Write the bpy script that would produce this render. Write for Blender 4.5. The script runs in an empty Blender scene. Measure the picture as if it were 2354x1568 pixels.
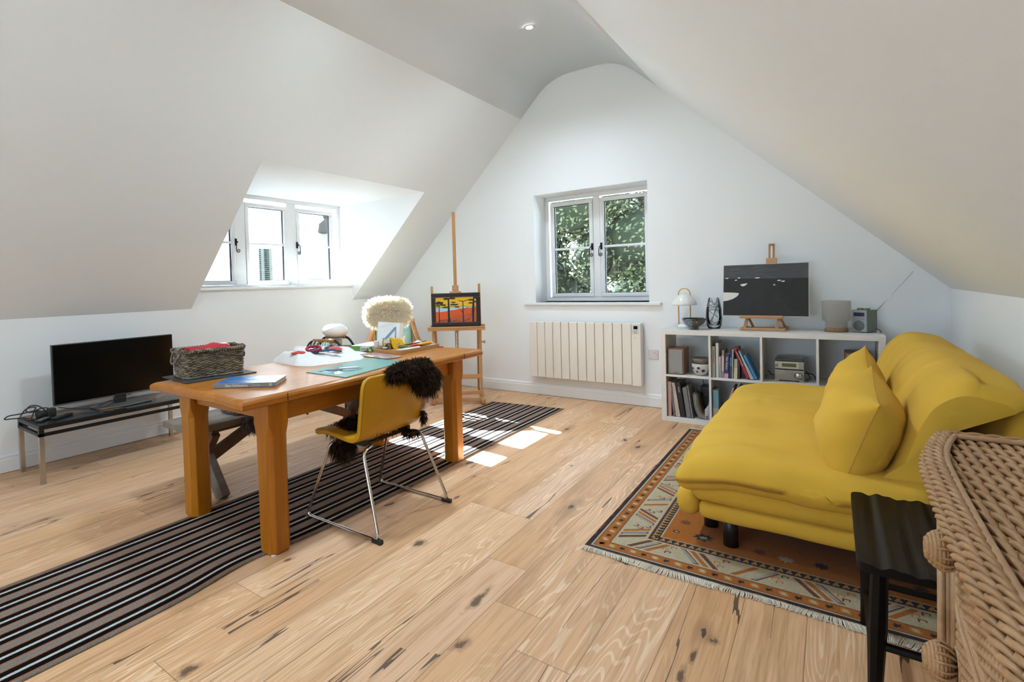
import bpy, math, random
from math import sin, cos, pi, radians as R, sqrt, atan2, hypot
from mathutils import Vector, Matrix, noise, Euler
sc = bpy.context.scene
COL = sc.collection
rnd = random.Random(7)

# ------------------------------------------------------------------ materials
def lin(c):
    if isinstance(c, str):
        c = c.lstrip('#'); c = [int(c[i:i+2], 16)/255 for i in (0, 2, 4)]
        c = [x/12.92 if x <= .04045 else ((x+.055)/1.055)**2.4 for x in c]
    return (c[0], c[1], c[2], 1)

class NT:
    def __init__(s, name):
        s.m = bpy.data.materials.new(name); s.m.use_nodes = True
        s.t = s.m.node_tree; s.b = s.t.nodes['Principled BSDF']; s.out = s.t.nodes['Material Output']
    def n(s, typ, ins=None, **props):
        nd = s.t.nodes.new('ShaderNode'+typ)
        for k, v in props.items(): setattr(nd, k, v)
        for k, v in (ins or {}).items(): s.put(nd.inputs[k], v)
        return nd
    def put(s, sock, v):
        if isinstance(v, bpy.types.NodeSocket): s.t.links.new(v, sock)
        else:
            if sock.type == 'RGBA' and not isinstance(v, float): v = lin(v)
            sock.default_value = v
    def mth(s, op, a, b=0.0, c=0.0, clamp=False):
        nd = s.n('Math', {0: a, 1: b, 2: c}, operation=op); nd.use_clamp = clamp
        return nd.outputs[0]
    def mix(s, f, a, b, bt='MIX'):
        nd = s.n('Mix', data_type='RGBA', blend_type=bt)
        s.put(nd.inputs[0], f); s.put(nd.inputs[6], a); s.put(nd.inputs[7], b)
        return nd.outputs[2]
    def obj(s): return s.n('TexCoord').outputs['Object']
    def mapped(s, v, scale=(1, 1, 1), loc=(0, 0, 0)):
        return s.n('Mapping', {'Vector': v, 'Scale': scale, 'Location': loc}).outputs[0]
    def noise(s, v, scale=5.0, detail=2.0, rough=.5, dist=0.0):
        return s.n('TexNoise', {'Vector': v, 'Scale': scale, 'Detail': detail, 'Roughness': rough, 'Distortion': dist})
    def ramp(s, f, stops, interp='LINEAR'):
        nd = s.n('ValToRGB', {0: f}); cr = nd.color_ramp; cr.interpolation = interp
        while len(cr.elements) > 1: cr.elements.remove(cr.elements[0])
        for i, (p, c) in enumerate(stops):
            e = cr.elements[0] if i == 0 else cr.elements.new(p)
            e.position = p; e.color = lin(c)
        return nd.outputs[0]
    def bump(s, h, strength=.3, dist=.01):
        nd = s.n('Bump', {'Height': h, 'Strength': strength, 'Distance': dist})
        s.t.links.new(nd.outputs[0], s.b.inputs['Normal'])
    def set(s, **k):
        names = dict(col='Base Color', rough='Roughness', metal='Metallic', spec='Specular IOR Level', trans='Transmission Weight',
                     ior='IOR', alpha='Alpha', coat='Coat Weight', coatr='Coat Roughness', sheen='Sheen Weight', sheenr='Sheen Roughness', emit='Emission Color', emits='Emission Strength', sss='Subsurface Weight')
        for a, v in k.items(): s.put(s.b.inputs[names[a]], v)
        return s

def mat(name, col, rough=.5, metal=0.0, col2=None, scale=8.0, stretch=(1, 1, 1), bump=0.0, bscale=None, bdist=.004, contrast=(.35, .65), **kw):
    """plain or two-tone noise material with an optional bump"""
    t = NT(name); t.set(col=col, rough=rough, metal=metal, **kw)
    if col2 is not None or bump:
        v = t.mapped(t.obj(), stretch)
        nz = t.noise(v, scale, 4.0, .6).outputs[0]
        if col2 is not None:
            t.put(t.b.inputs['Base Color'], t.ramp(nz, [(contrast[0], col), (contrast[1], col2)]))
        if bump:
            h = nz if bscale is None else t.noise(v, bscale, 3.0, .6).outputs[0]
            t.bump(h, bump, bdist)
    return t.m

def wood(name, c1, c2, c3=None, axis=0, fine=55.0, rough=.42, coat=0.0, dark=.0, bump=.15):
    t = NT(name); st = [1.0, 1.0, 1.0]; st[axis] = .07
    v = t.mapped(t.obj(), st)
    big = t.noise(v, 9.0, 2.0, .5, .6).outputs[0]
    fn = t.noise(v, fine, 4.0, .65).outputs[0]
    a = t.ramp(big, [(.3, c1), (.7, c2)])
    f = t.ramp(fn, [(.35, (0, 0, 0)), (.62, (1, 1, 1))])
    col = t.mix(f, t.mix(.35, a, c3 or c1, 'MULTIPLY') if c3 else a, a)
    t.set(col=col, rough=rough, coat=coat, coatr=.25)
    t.bump(fn, bump, .002)
    return t.m

# ------------------------------------------------------------------ mesh builder
class MB:
    def __init__(s): s.v = []; s.f = []; s.mi = []; s.sm = []
    def add(s, vs, fs, mi=0, smooth=False, M=None):
        o = len(s.v)
        s.v += [tuple(M @ Vector(p)) if M else tuple(p) for p in vs]
        for f in fs:
            s.f.append([i+o for i in f]); s.mi.append(mi); s.sm.append(smooth)
        return s
    def box(s, x0, x1, y0, y1, z0, z1, mi=0, M=None):
        vs = [(x0, y0, z0), (x1, y0, z0), (x1, y1, z0), (x0, y1, z0), (x0, y0, z1), (x1, y0, z1), (x1, y1, z1), (x0, y1, z1)]
        return s.add(vs, [(0, 3, 2, 1), (4, 5, 6, 7), (0, 1, 5, 4), (1, 2, 6, 5), (2, 3, 7, 6), (3, 0, 4, 7)], mi, False, M)
    def bar(s, p, q, w, h, up=(0, 0, 1), mi=0):
        """rectangular bar from p to q, w across, h along up"""
        p, q = Vector(p), Vector(q); d = (q-p); L = d.length; d.normalize()
        u = Vector(up); x = d.cross(u); x.normalize(); u = x.cross(d)
        M = Matrix(((d.x, x.x, u.x, p.x), (d.y, x.y, u.y, p.y), (d.z, x.z, u.z, p.z), (0, 0, 0, 1)))
        return s.box(0, L, -w/2, w/2, -h/2, h/2, mi, M)
    def prism(s, poly, z0, z1, mi=0, M=None, smooth=False):
        n = len(poly)
        vs = [(x, y, z0) for x, y in poly]+[(x, y, z1) for x, y in poly]
        s.add(vs, [tuple(range(n))[::-1], tuple(range(n, 2*n))], mi, False, M)
        o = len(s.v)-2*n
        for i in range(n):
            j = (i+1) % n
            s.f.append([o+i, o+j, o+n+j, o+n+i]); s.mi.append(mi); s.sm.append(smooth)
        return s
    def tube(s, pts, r, seg=8, mi=0, closed=False, caps=True, smooth=True):
        pts = [Vector(p) for p in pts]; n = len(pts)
        rr = r if isinstance(r, (list, tuple)) else [r]*n
        tang = []
        for i in range(n):
            a = pts[(i-1) % n] if (closed or i > 0) else pts[i]
            b = pts[(i+1) % n] if (closed or i < n-1) else pts[i]
            t = b-a
            tang.append(t.normalized() if t.length > 1e-9 else Vector((0, 0, 1)))
        ref = Vector((0, 0, 1)) if abs(tang[0].z) < .9 else Vector((1, 0, 0))
        x = tang[0].cross(ref).normalized(); vs = []
        for i in range(n):
            t = tang[i]; x = (x-t*x.dot(t))
            x = x.normalized() if x.length > 1e-6 else t.orthogonal().normalized()
            y = t.cross(x)
            for k in range(seg):
                a = 2*pi*k/seg
                vs.append(pts[i]+(x*cos(a)+y*sin(a))*rr[i])
        fs = []
        for i in range(n if closed else n-1):
            j = (i+1) % n
            for k in range(seg):
                l = (k+1) % seg
                fs.append((i*seg+k, i*seg+l, j*seg+l, j*seg+k))
        s.add(vs, fs, mi, smooth)
        if caps and not closed:
            o = len(s.v)-n*seg
            s.f.append([o+k for k in range(seg)][::-1]); s.mi.append(mi); s.sm.append(False)
            s.f.append([o+(n-1)*seg+k for k in range(seg)]); s.mi.append(mi); s.sm.append(False)
        return s
    def lathe(s, prof, c=(0, 0, 0), seg=28, mi=0, smooth=True, M=None, caps=True):
        vs = []; n = len(prof)
        for r, z in prof:
            for k in range(seg):
                a = 2*pi*k/seg; vs.append((c[0]+r*cos(a), c[1]+r*sin(a), c[2]+z))
        fs = []
        for i in range(n-1):
            for k in range(seg):
                l = (k+1) % seg
                fs.append((i*seg+k, i*seg+l, (i+1)*seg+l, (i+1)*seg+k))
        s.add(vs, fs, mi, smooth, M)
        if caps:
            o = len(s.v)-n*seg
            if prof[0][0] > 1e-5: s.f.append([o+k for k in range(seg)][::-1]); s.mi.append(mi); s.sm.append(False)
            if prof[-1][0] > 1e-5: s.f.append([o+(n-1)*seg+k for k in range(seg)]); s.mi.append(mi); s.sm.append(False)
        return s
    def grid(s, fn, nu, nv, mi=0, smooth=True, closeu=False, flip=False):
        o = len(s.v)
        for i in range(nu):
            for j in range(nv):
                s.v.append(tuple(fn(i/(nu if closeu else nu-1), j/(nv-1))))
        for i in range(nu if closeu else nu-1):
            for j in range(nv-1):
                a = o+i*nv+j; b = o+((i+1) % nu)*nv+j
                q = [a, b, b+1, a+1]
                s.f.append(q[::-1] if flip else q); s.mi.append(mi); s.sm.append(smooth)
        return s
    def ell(s, c, r, seg=20, rings=12, mi=0, M=None, e=1.0):
        """ellipsoid / superellipsoid"""
        sg = lambda x: math.copysign(abs(x)**e, x)
        def fn(u, v):
            a = 2*pi*u; b = pi*(v-.5)
            p = Vector((r[0]*sg(cos(a))*sg(cos(b)), r[1]*sg(sin(a))*sg(cos(b)), r[2]*sg(sin(b))))
            if M: p = M @ p
            return p+Vector(c)
        return s.grid(fn, seg, rings, mi, True, True)
    def soft(s, x0, x1, y0, y1, z0, z1, r, n=(10, 10, 4), puff=0.0, wr=0.0, wf=(6, 6, 6), mi=0, fn=None, seed=0, M=None):
        """a rounded, slightly puffed and wrinkled cushion block"""
        cx, cy, cz = (x0+x1)/2, (y0+y1)/2, (z0+z1)/2; hx, hy, hz = (x1-x0)/2, (y1-y0)/2, (z1-z0)/2
        idx = {}; vs = []; fs = []
        def pt(i, j, k):
            key = (i, j, k)
            if key in idx: return idx[key]
            w = lambda i, n: sin((2*i/n-1)*pi/2)
            q = Vector((w(i, n[0])*hx, w(j, n[1])*hy, w(k, n[2])*hz))
            u = Vector((max(-hx+r, min(hx-r, q.x)) if hx > r else 0, max(-hy+r, min(hy-r, q.y)) if hy > r else 0, max(-hz+r, min(hz-r, q.z)) if hz > r else 0))
            d = q-u
            if d.length > 1e-9: q = u+d.normalized()*min(r, d.length if d.length < r*.999 else r)
            a, b = q.x/hx, q.y/hy
            if puff:
                q.z += (1 if q.z > 0 else -1)*puff*max(0, 1-a*a)*max(0, 1-b*b)*abs(q.z/hz)
            q += Vector((cx, cy, cz))
            if wr:
                m = Vector((q.x*wf[0]+seed, q.y*wf[1], q.z*wf[2]))
                nv = noise.noise_vector(m)
                q += Vector(nv)*wr
            if fn: q = fn(q)
            idx[key] = len(vs); vs.append(M @ q if M else q); return idx[key]
        N = n
        for i in range(N[0]):
            for j in range(N[1]):
                fs.append((pt(i, j, 0), pt(i, j+1, 0), pt(i+1, j+1, 0), pt(i+1, j, 0)))
                fs.append((pt(i, j, N[2]), pt(i+1, j, N[2]), pt(i+1, j+1, N[2]), pt(i, j+1, N[2])))
            for k in range(N[2]):
                fs.append((pt(i, 0, k), pt(i+1, 0, k), pt(i+1, 0, k+1), pt(i, 0, k+1)))
                fs.append((pt(i, N[1], k), pt(i, N[1], k+1), pt(i+1, N[1], k+1), pt(i+1, N[1], k)))
        for j in range(N[1]):
            for k in range(N[2]):
                fs.append((pt(0, j, k), pt(0, j, k+1), pt(0, j+1, k+1), pt(0, j+1, k)))
                fs.append((pt(N[0], j, k), pt(N[0], j+1, k), pt(N[0], j+1, k+1), pt(N[0], j, k+1)))
        return s.add(vs, fs, mi, True)
    def strand(s, p, d, L, w, g=.3, mi=0, rg=rnd, wave=.25):
        """one tapered lock of wool: root p, direction d, drooping by g"""
        p = Vector(p); d = Vector(d).normalized(); side = d.orthogonal().normalized()
        side.rotate(Matrix.Rotation(rg.random()*6.283, 3, d)); o = len(s.v)
        off = Vector((rg.uniform(-1, 1), rg.uniform(-1, 1), rg.uniform(-1, 1)))*wave*L
        m = p+d*L*.55+Vector((0, 0, -g*L*.2))+off*.6
        e = p+d*L*.95+Vector((0, 0, -g*L))+off
        s.v += [tuple(p-side*w), tuple(p+side*w), tuple(m+side*w*.75), tuple(m-side*w*.75), tuple(e)]
        s.f += [[o, o+1, o+2, o+3], [o+3, o+2, o+4]]; s.mi += [mi, mi]; s.sm += [True, True]
    def build(s, name, mats, parent=None, origin=None, bevel=0.0, seg=2, sub=0, solid=0.0, loc=None, rot=None, angle=35, solid_off=0):
        me = bpy.data.meshes.new(name)
        vs = s.v if origin is None else [(a-origin[0], b-origin[1], c-origin[2]) for a, b, c in s.v]
        me.from_pydata(vs, [], s.f)
        mats = mats if isinstance(mats, (list, tuple)) else [mats]
        for m in mats: me.materials.append(m)
        me.polygons.foreach_set('material_index', s.mi); me.polygons.foreach_set('use_smooth', s.sm); me.update()
        o = bpy.data.objects.new(name, me); COL.objects.link(o)
        if parent: o.parent = parent
        elif origin is not None: o.location = origin
        if loc: o.location = loc
        if rot: o.rotation_euler = rot
        if solid:
            m = o.modifiers.new('thick', 'SOLIDIFY'); m.thickness = solid; m.offset = solid_off
        if bevel:
            m = o.modifiers.new('bevel', 'BEVEL'); m.width = bevel; m.segments = seg; m.limit_method = 'ANGLE'; m.angle_limit = R(angle)
        if sub:
            m = o.modifiers.new('sub', 'SUBSURF'); m.levels = sub; m.render_levels = sub
        return o

def tag(o, label, cat, group=None, kind=None):
    o['label'] = label; o['category'] = cat
    if group: o['group'] = group
    if kind: o['kind'] = kind
    return o
def thing(name, label, cat, loc=(0, 0, 0), rz=0.0, group=None):
    o = bpy.data.objects.new(name, None); o.empty_display_size = .05; COL.objects.link(o)
    o.location = loc; o.rotation_euler = (0, 0, rz)
    return tag(o, label, cat, group)
def struct(o): o['kind'] = 'structure'; return o
def text(body, size, m, parent, loc, rot, extrude=.0004, align='LEFT', name='lettering', spacing=1.0):
    c = bpy.data.curves.new(name, 'FONT'); c.body = body; c.size = size; c.extrude = extrude; c.align_x = align; c.align_y = 'CENTER'; c.space_character = spacing
    tmp = bpy.data.objects.new('tmp', c); COL.objects.link(tmp); dg = bpy.context.evaluated_depsgraph_get(); dg.update()
    me = bpy.data.meshes.new_from_object(tmp.evaluated_get(dg)); me.name = name; bpy.data.objects.remove(tmp); bpy.data.curves.remove(c)
    me.materials.clear(); me.materials.append(m); o = bpy.data.objects.new(name, me); COL.objects.link(o); o.parent = parent; o.location = loc; o.rotation_euler = rot
    return o
def arc(c, r, a0, a1, n, ax=(1, 0, 0), ay=(0, 0, 1)):
    c, ax, ay = Vector(c), Vector(ax), Vector(ay)
    return [c+ax*(r*cos(a0+(a1-a0)*i/(n-1)))+ay*(r*sin(a0+(a1-a0)*i/(n-1))) for i in range(n)]
def fillet(pts, r, n=5):
    """polyline with rounded corners"""
    P = [Vector(p) for p in pts]; out = [P[0]]
    for i in range(1, len(P)-1):
        a = (P[i-1]-P[i]); b = (P[i+1]-P[i]); q = min(r, a.length*.48, b.length*.48)
        s0 = P[i]+a.normalized()*q; s1 = P[i]+b.normalized()*q
        for k in range(n+1):
            t = k/n; out.append(s0*(1-t)**2+P[i]*2*t*(1-t)+s1*t*t)
    return out+[P[-1]]
# ------------------------------------------------------------------ shared materials
WHITE = mat('white_plaster', (.83, .84, .845), .85)
CEIL = mat('white_ceiling_paint', (.845, .875, .895), .85)
TRIM = mat('white_gloss_paint', (.80, .80, .80), .38)
UPVC = mat('white_window_frame', (.80, .81, .82), .35)
BLACK = mat('black_plastic', (.012, .012, .013), .38)
IRON = mat('black_iron', (.012, .013, .016), .45, .6)
CHROME = mat('chrome', (.62, .60, .57), .16, 1.0)
STEEL = mat('brushed_steel', (.50, .47, .43), .32, 1.0)
CORD = mat('black_rubber', (.015, .014, .013), .6)
PAPER = mat('page_paper', (.62, .58, .50), .8, col2=(.50, .47, .41), scale=60, stretch=(12, 1, 1))
PAPERW = mat('white_paper', (.80, .80, .80), .7)
CREAM = mat('cream_enamel', (.80, .745, .67), .42)
SHELFW = mat('white_melamine', (.74, .715, .68), .45)
BEECH = wood('beech_wood', (.56, .30, .13), (.46, .225, .085), (.6, .5, .4), axis=2, rough=.42)
BEECHX = wood('beech_wood_rail', (.56, .30, .13), (.46, .225, .085), (.6, .5, .4), axis=0, rough=.42)
OAKY = wood('golden_oak_lengthwise', (.50, .19, .022), (.40, .135, .012), (.55, .42, .3), axis=1, rough=.30, fine=70)
OAKX = wood('golden_oak_crosswise', (.50, .19, .022), (.40, .135, .012), (.55, .42, .3), axis=0, rough=.33, fine=70)
OAKZ = wood('golden_oak_upright', (.52, .185, .002), (.40, .130, .001), (.55, .42, .3), axis=2, rough=.36, fine=60)
def glass(name, tint=(.97, .985, .98), refl=.10):
    t = NT(name)
    tr = t.n('BsdfTransparent', {'Color': tint}); gl = t.n('BsdfGlossy', {'Color': (.9, .9, .9), 'Roughness': .02})
    fr = t.n('Fresnel', {'IOR': 1.35})
    mx = t.n('MixShader', {0: t.mth('MULTIPLY', fr.outputs[0], refl*10, clamp=True)})
    t.t.links.new(tr.outputs[0], mx.inputs[1]); t.t.links.new(gl.outputs[0], mx.inputs[2])
    t.t.links.new(mx.outputs[0], t.out.inputs['Surface']); return t.m
GLASS = glass('window_glass')

# ------------------------------------------------------------------ room
XL, XR, YF, YB, HK, HC = -4.55, .668, 5.073, -4.2, 1.055, 3.30
XA, XB = -2.288, -1.60                     # where the slopes meet the flat collar ceiling
DY0, DY1, DZ, DX = 2.376, 4.345, 2.185, -4.735   # the dormer
zs = lambda x: HK+(x-XL)*(HC-HK)/(XA-XL)   # height of the left slope
xs = lambda z: XL+(z-HK)*(XA-XL)/(HC-HK)
T = .0

def floor_mat():
    t = NT('limed_oak_boards'); v = t.obj(); sp = t.n('SeparateXYZ', {0: v}); X, Y = sp.outputs[0], sp.outputs[1]
    W, L = .19, 1.95
    xi = t.mth('DIVIDE', t.mth('ADD', X, .266), W); row = t.mth('FLOOR', xi); fx = t.mth('SUBTRACT', xi, row)
    rr = t.n('TexWhiteNoise', {'W': row}, noise_dimensions='1D').outputs[0]
    yi = t.mth('ADD', t.mth('DIVIDE', Y, L), t.mth('MULTIPLY', rr, 7.31)); cl = t.mth('FLOOR', yi); fy = t.mth('SUBTRACT', yi, cl)
    idv = t.n('CombineXYZ', {0: row, 1: cl, 2: 3.0}).outputs[0]
    wn = t.n('TexWhiteNoise', {'Vector': idv}, noise_dimensions='3D'); br, bc = wn.outputs[0], wn.outputs[1]
    off = t.n('VectorMath', {0: bc, 1: (31.0, 47.0, 19.0)}, operation='MULTIPLY').outputs[0]
    P = t.n('VectorMath', {0: v, 1: off}, operation='ADD').outputs[0]
    # cathedral grain: contours of a stretched noise
    g0 = t.noise(t.mapped(P, (5.5, .55, 1)), 1.0, 2.0, .45, .3).outputs[0]
    rings = t.mth('FRACT', t.mth('MULTIPLY', g0, 34.0))
    ring = t.mth('ABSOLUTE', t.mth('SUBTRACT', rings, .5))
    fine = t.noise(t.mapped(P, (120, 3.2, 1)), 1.0, 3.0, .6).outputs[0]
    blot = t.noise(t.mapped(P, (11, 1.0, 1)), 1.0, 4.0, .65).outputs[0]
    c = t.ramp(br, [(0, (.76, .475, .285)), (.35, (.72, .425, .23)), (.7, (.66, .37, .19)), (1, (.75, .48, .305))])
    c = t.mix(t.mth('MULTIPLY', t.mth('GREATER_THAN', ring, .36), t.mth('MULTIPLY', t.ramp(t.noise(t.mapped(P, (2.5, .8, 1), (4, 4, 0)), 1.0, 1.0).outputs[0], [(.42, (0, 0, 0)), (.58, (1, 1, 1))]), .55)), c, (.92, .70, .48))
    c = t.mix(t.ramp(fine, [(.32, (.55, .55, .55)), (.54, (0, 0, 0))]), c, (.42, .225, .10))
    c = t.mix(t.ramp(blot, [(.50, (0, 0, 0)), (.74, (.85, .85, .85))]), c, (.44, .235, .11))
    # knots
    kp = t.mapped(P, (5.0, 1.9, 1)); kd = t.n('TexVoronoi', {'Vector': t.n('VectorMath', {0: kp, 1: t.n('VectorMath', {0: t.noise(kp, 4.0, 3.0).outputs[1], 1: (.28, .28, 0)}, operation='MULTIPLY').outputs[0]}, operation='ADD').outputs[0], 'Scale': 1.0}, feature='F1', voronoi_dimensions='2D')
    kr = t.n('SeparateColor', {0: kd.outputs[1]}).outputs[0]
    has = t.mth('GREATER_THAN', kr, .80); d = kd.outputs[0]
    size = t.mth('MULTIPLY_ADD', kr, .42, -.31)
    halo = t.mth('MULTIPLY', has, t.mth('SUBTRACT', 1.0, t.mth('DIVIDE', d, t.mth('MULTIPLY', size, 3.6)), clamp=True))
    core = t.mth('MULTIPLY', has, t.mth('LESS_THAN', d, t.mth('MULTIPLY', size, .75)))
    c = t.mix(t.mth('MULTIPLY', halo, .62), c, (.24, .13, .065))
    c = t.mix(t.mth('MULTIPLY', core, .85), c, (.045, .035, .03))
    # cracks
    cr = t.noise(t.mapped(P, (6.5, .30, 1)), 1.0, 4.0, .45, .0).outputs[0]
    ck = t.mth('LESS_THAN', t.mth('ABSOLUTE', t.mth('SUBTRACT', cr, .5)), .0034)
    msk = t.mth('GREATER_THAN', t.noise(t.mapped(P, (1.6, .9, 1), (9, 3, 0)), 1.0, 1.0).outputs[0], .545)
    crack = t.mth('MULTIPLY', ck, msk)
    c = t.mix(t.mth('MULTIPLY', crack, .85), c, (.06, .04, .03))
    e1 = t.mth('LESS_THAN', t.mth('MULTIPLY', t.mth('MINIMUM', fx, t.mth('SUBTRACT', 1.0, fx)), W), .0014)
    e2 = t.mth('LESS_THAN', t.mth('MULTIPLY', t.mth('MINIMUM', fy, t.mth('SUBTRACT', 1.0, fy)), L), .0014)
    seam = t.mth('MAXIMUM', e1, e2)
    kn = t.noise(t.mapped(v, (26, 12, 1)), 1.0, 4.0, .65).outputs[0]
    for kx, ky, rx_, ry_ in ((-3.41, .90, .022, .075), (-3.45, .80, .014, .035), (-1.55, 1.845, .035, .05), (-.378, 2.29, .014, .016), (-.325, 1.89, .026, .032), (-.375, 1.67, .018, .06), (-.36, 1.78, .010, .05), (-1.94, 1.41, .018, .045), (-1.655, .80, .045, .05), (-1.70, 2.38, .016, .04), (-1.085, 1.64, .022, .12), (-1.0, 1.40, .03, .05), (-.72, 2.62, .02, .016), (-1.36, 3.2, .016, .02)):
        dx = t.mth('DIVIDE', t.mth('SUBTRACT', X, kx), rx_); dy = t.mth('DIVIDE', t.mth('SUBTRACT', Y, ky), ry_)
        dd = t.mth('ADD', t.mth('SQRT', t.mth('ADD', t.mth('MULTIPLY', dx, dx), t.mth('MULTIPLY', dy, dy))), t.mth('MULTIPLY', t.mth('SUBTRACT', kn, .5), 2.6))
        c = t.mix(t.ramp(dd, [(0, (.9, .9, .9)), (.30, (.85, .85, .85)), (.42, (.45, .45, .45)), (1.0, (0, 0, 0))]), c, (.10, .055, .03))
    c = t.mix(t.mth('MULTIPLY', seam, .7), c, (.20, .10, .04))
    t.set(col=c, rough=t.mth('MULTIPLY_ADD', fine, .2, .34), spec=.35)
    t.bump(t.mth('SUBTRACT', t.mth('MULTIPLY', fine, .25), t.mth('ADD', seam, t.mth('MULTIPLY', crack, .7))), .25, .002)
    return t.m

m = MB(); m.box(XL-.3, XR+.2, YB-.2, YF+.05, -.15, 0); struct(m.build('floor', floor_mat()))
# left knee wall (continues up under the dormer window)
m = MB(); m.box(XL-.18, XL, YB, DY0, -.1, HK+.02); m.box(XL-.18, XL, DY1, YF, -.1, HK+.02); m.box(XL-.2, XL, DY0, DY1, -.1, 1.212)
struct(m.build('wall_left', WHITE))
m = MB(); m.box(XR, XR+.15, YB, YF, -.1, 1.20); struct(m.build('wall_right', WHITE))
# gable wall with the window opening
WX0, WX1, WZ0, WZ1 = -2.513, -1.353, .985, 2.12
def gable(y0, y1, holes, name):
    m = MB(); out = [(XL-.2, -.1), (XR+.2, -.1), (XR+.2, HK+.1), (XB, HC+.12), (XA, HC+.12), (XL-.2, HK-.1)]
    hx0, hx1, hz0, hz1 = holes
    top = lambda x: min(HC+.12, zs(x)+.12, HK+.1+(XR+.1-x)*(HC-HK)/(XR-XB)+.15)
    xsn = sorted({XL-.2, XA, XB, hx0, hx1, XR+.15})
    for a, b in zip(xsn, xsn[1:]):
        def col(za0, zb0, za1, zb1):
            vs = [(a, y0, za0), (b, y0, zb0), (b, y1, zb0), (a, y1, za0), (a, y0, za1), (b, y0, zb1), (b, y1, zb1), (a, y1, za1)]
            m.add(vs, [(0, 3, 2, 1), (4, 5, 6, 7), (0, 1, 5, 4), (1, 2, 6, 5), (2, 3, 7, 6), (3, 0, 4, 7)])
        if a >= hx0-1e-6 and b <= hx1+1e-6:
            col(-.1, -.1, hz0, hz0); col(hz1, hz1, top(a), top(b))
        else: col(-.1, -.1, top(a), top(b))
    return struct(m.build(name, WHITE))
gable(YF, YF+.36, (WX0, WX1, WZ0, WZ1), 'wall_front')
gable(YB-.3, YB, (-3.6, -.4, .25, 2.25), 'wall_rear')
# ceilings: soft plastered folds between slope and collar
def fold(p):                                # rounded profile through the corner
    return fillet(p, .16, 6)
pr = fillet([(XA-.35, 0, zs(XA-.35)), (XA, 0, HC), (XB, 0, HC), (XB+.35, 0, HC-.35*(HC-HK-.02)/(XR-XB))], .22, 8)
m = MB()
m.grid(lambda u, v: (pr[round(u*(len(pr)-1))].x, YB+v*(YF+.03-YB), pr[round(u*(len(pr)-1))].z), len(pr), 2, smooth=True)
struct(m.build('ceiling', CEIL, solid=.05, solid_off=1))
m = MB(); xe = XA-.35
def slope_quad(xa, xb, ya, yb): m.add([(xa, ya, zs(xa)), (xb, ya, zs(xb)), (xb, yb, zs(xb)), (xa, yb, zs(xa))], [(0, 1, 2, 3)])
slope_quad(XL, xe, YB, DY0); slope_quad(XL, xe, DY1, YF+.03); slope_quad(xs(DZ), xe, DY0, DY1)
def sq2(xa, xb, ya, yb): m.add([(xa, ya, zs(xa)+.09), (xb, ya, zs(xb)+.09), (xb, yb, zs(xb)+.09), (xa, yb, zs(xa)+.09)], [(3, 2, 1, 0)])
sq2(XL-.25, xe, YB, DY0-.02); sq2(XL-.25, xe, DY1+.02, YF+.03); sq2(xs(DZ+.1), xe, DY0-.02, DY1+.02)
struct(m.build('ceiling_left', CEIL))
m = MB(); xr = XB+.35; kr = (HC-HK-.02)/(XR-XB); zr = lambda x: HC-(x-XB)*kr
m.add([(xr, YB, zr(xr)), (XR+.1, YB, zr(XR+.1)), (XR+.1, YF+.03, zr(XR+.1)), (xr, YF+.03, zr(xr))], [(0, 1, 2, 3)])
m.add([(xr, YB, zr(xr)+.06), (XR+.2, YB, zr(XR+.2)+.06), (XR+.2, YF+.03, zr(XR+.2)+.06), (xr, YF+.03, zr(xr)+.06)], [(3, 2, 1, 0)])
struct(m.build('ceiling_right', CEIL))
# dormer cheeks and flat dormer ceiling
for nm, y, sgn in (('wall_dormer_left', DY0, -1), ('wall_dormer_right', DY1, 1)):
    m = MB(); poly = [(DX-.12, 1.1), (XL, HK), (xs(DZ), DZ), (DX-.12, DZ)]
    n = 4; y2 = y+sgn*.12
    vs = [(x, y, z) for x, z in poly]+[(x+(0 if i in (0, 3) else -.02), y2, z+.0) for i, (x, z) in enumerate(poly)]
    m.add(vs, [(0, 1, 2, 3), (7, 6, 5, 4)]+[(i, (i+1) % 4, (i+1) % 4+4, i+4) for i in range(4)])
    struct(m.build(nm, WHITE))
m = MB(); m.box(DX-.15, xs(DZ), DY0-.1, DY1+.1, DZ, DZ+.10); o = struct(m.build('ceiling_dormer', WHITE))
for v in o.data.vertices:
    if v.co.x > DX and v.co.z > DZ+.05: v.co.x += .10
# skirting boards
def base(name, p, q, nrm):
    m = MB(); p, q, nn = Vector(p), Vector(q), Vector(nrm); prof = [(0, 0), (.017, 0), (.017, .085), (.013, .095), (.013, .108), (.006, .12), (0, .12)]
    vs = [pt+nn*a+Vector((0, 0, b+.004)) for pt in (p, q) for a, b in prof]; n = len(prof)
    m.add(vs, [tuple(range(n)), tuple(range(2*n-1, n-1, -1))]+[(i, i+n, (i+1) % n+n, (i+1) % n) for i in range(n)])
    return struct(m.build(name, TRIM))
base('baseboard_left', (XL, YB, 0), (XL, YF, 0), (1, 0, 0)); base('baseboard_front', (XL, YF, 0), (XR, YF, 0), (0, -1, 0))
base('baseboard_right', (XR, YB, 0), (XR, YF, 0), (-1, 0, 0))

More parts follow.
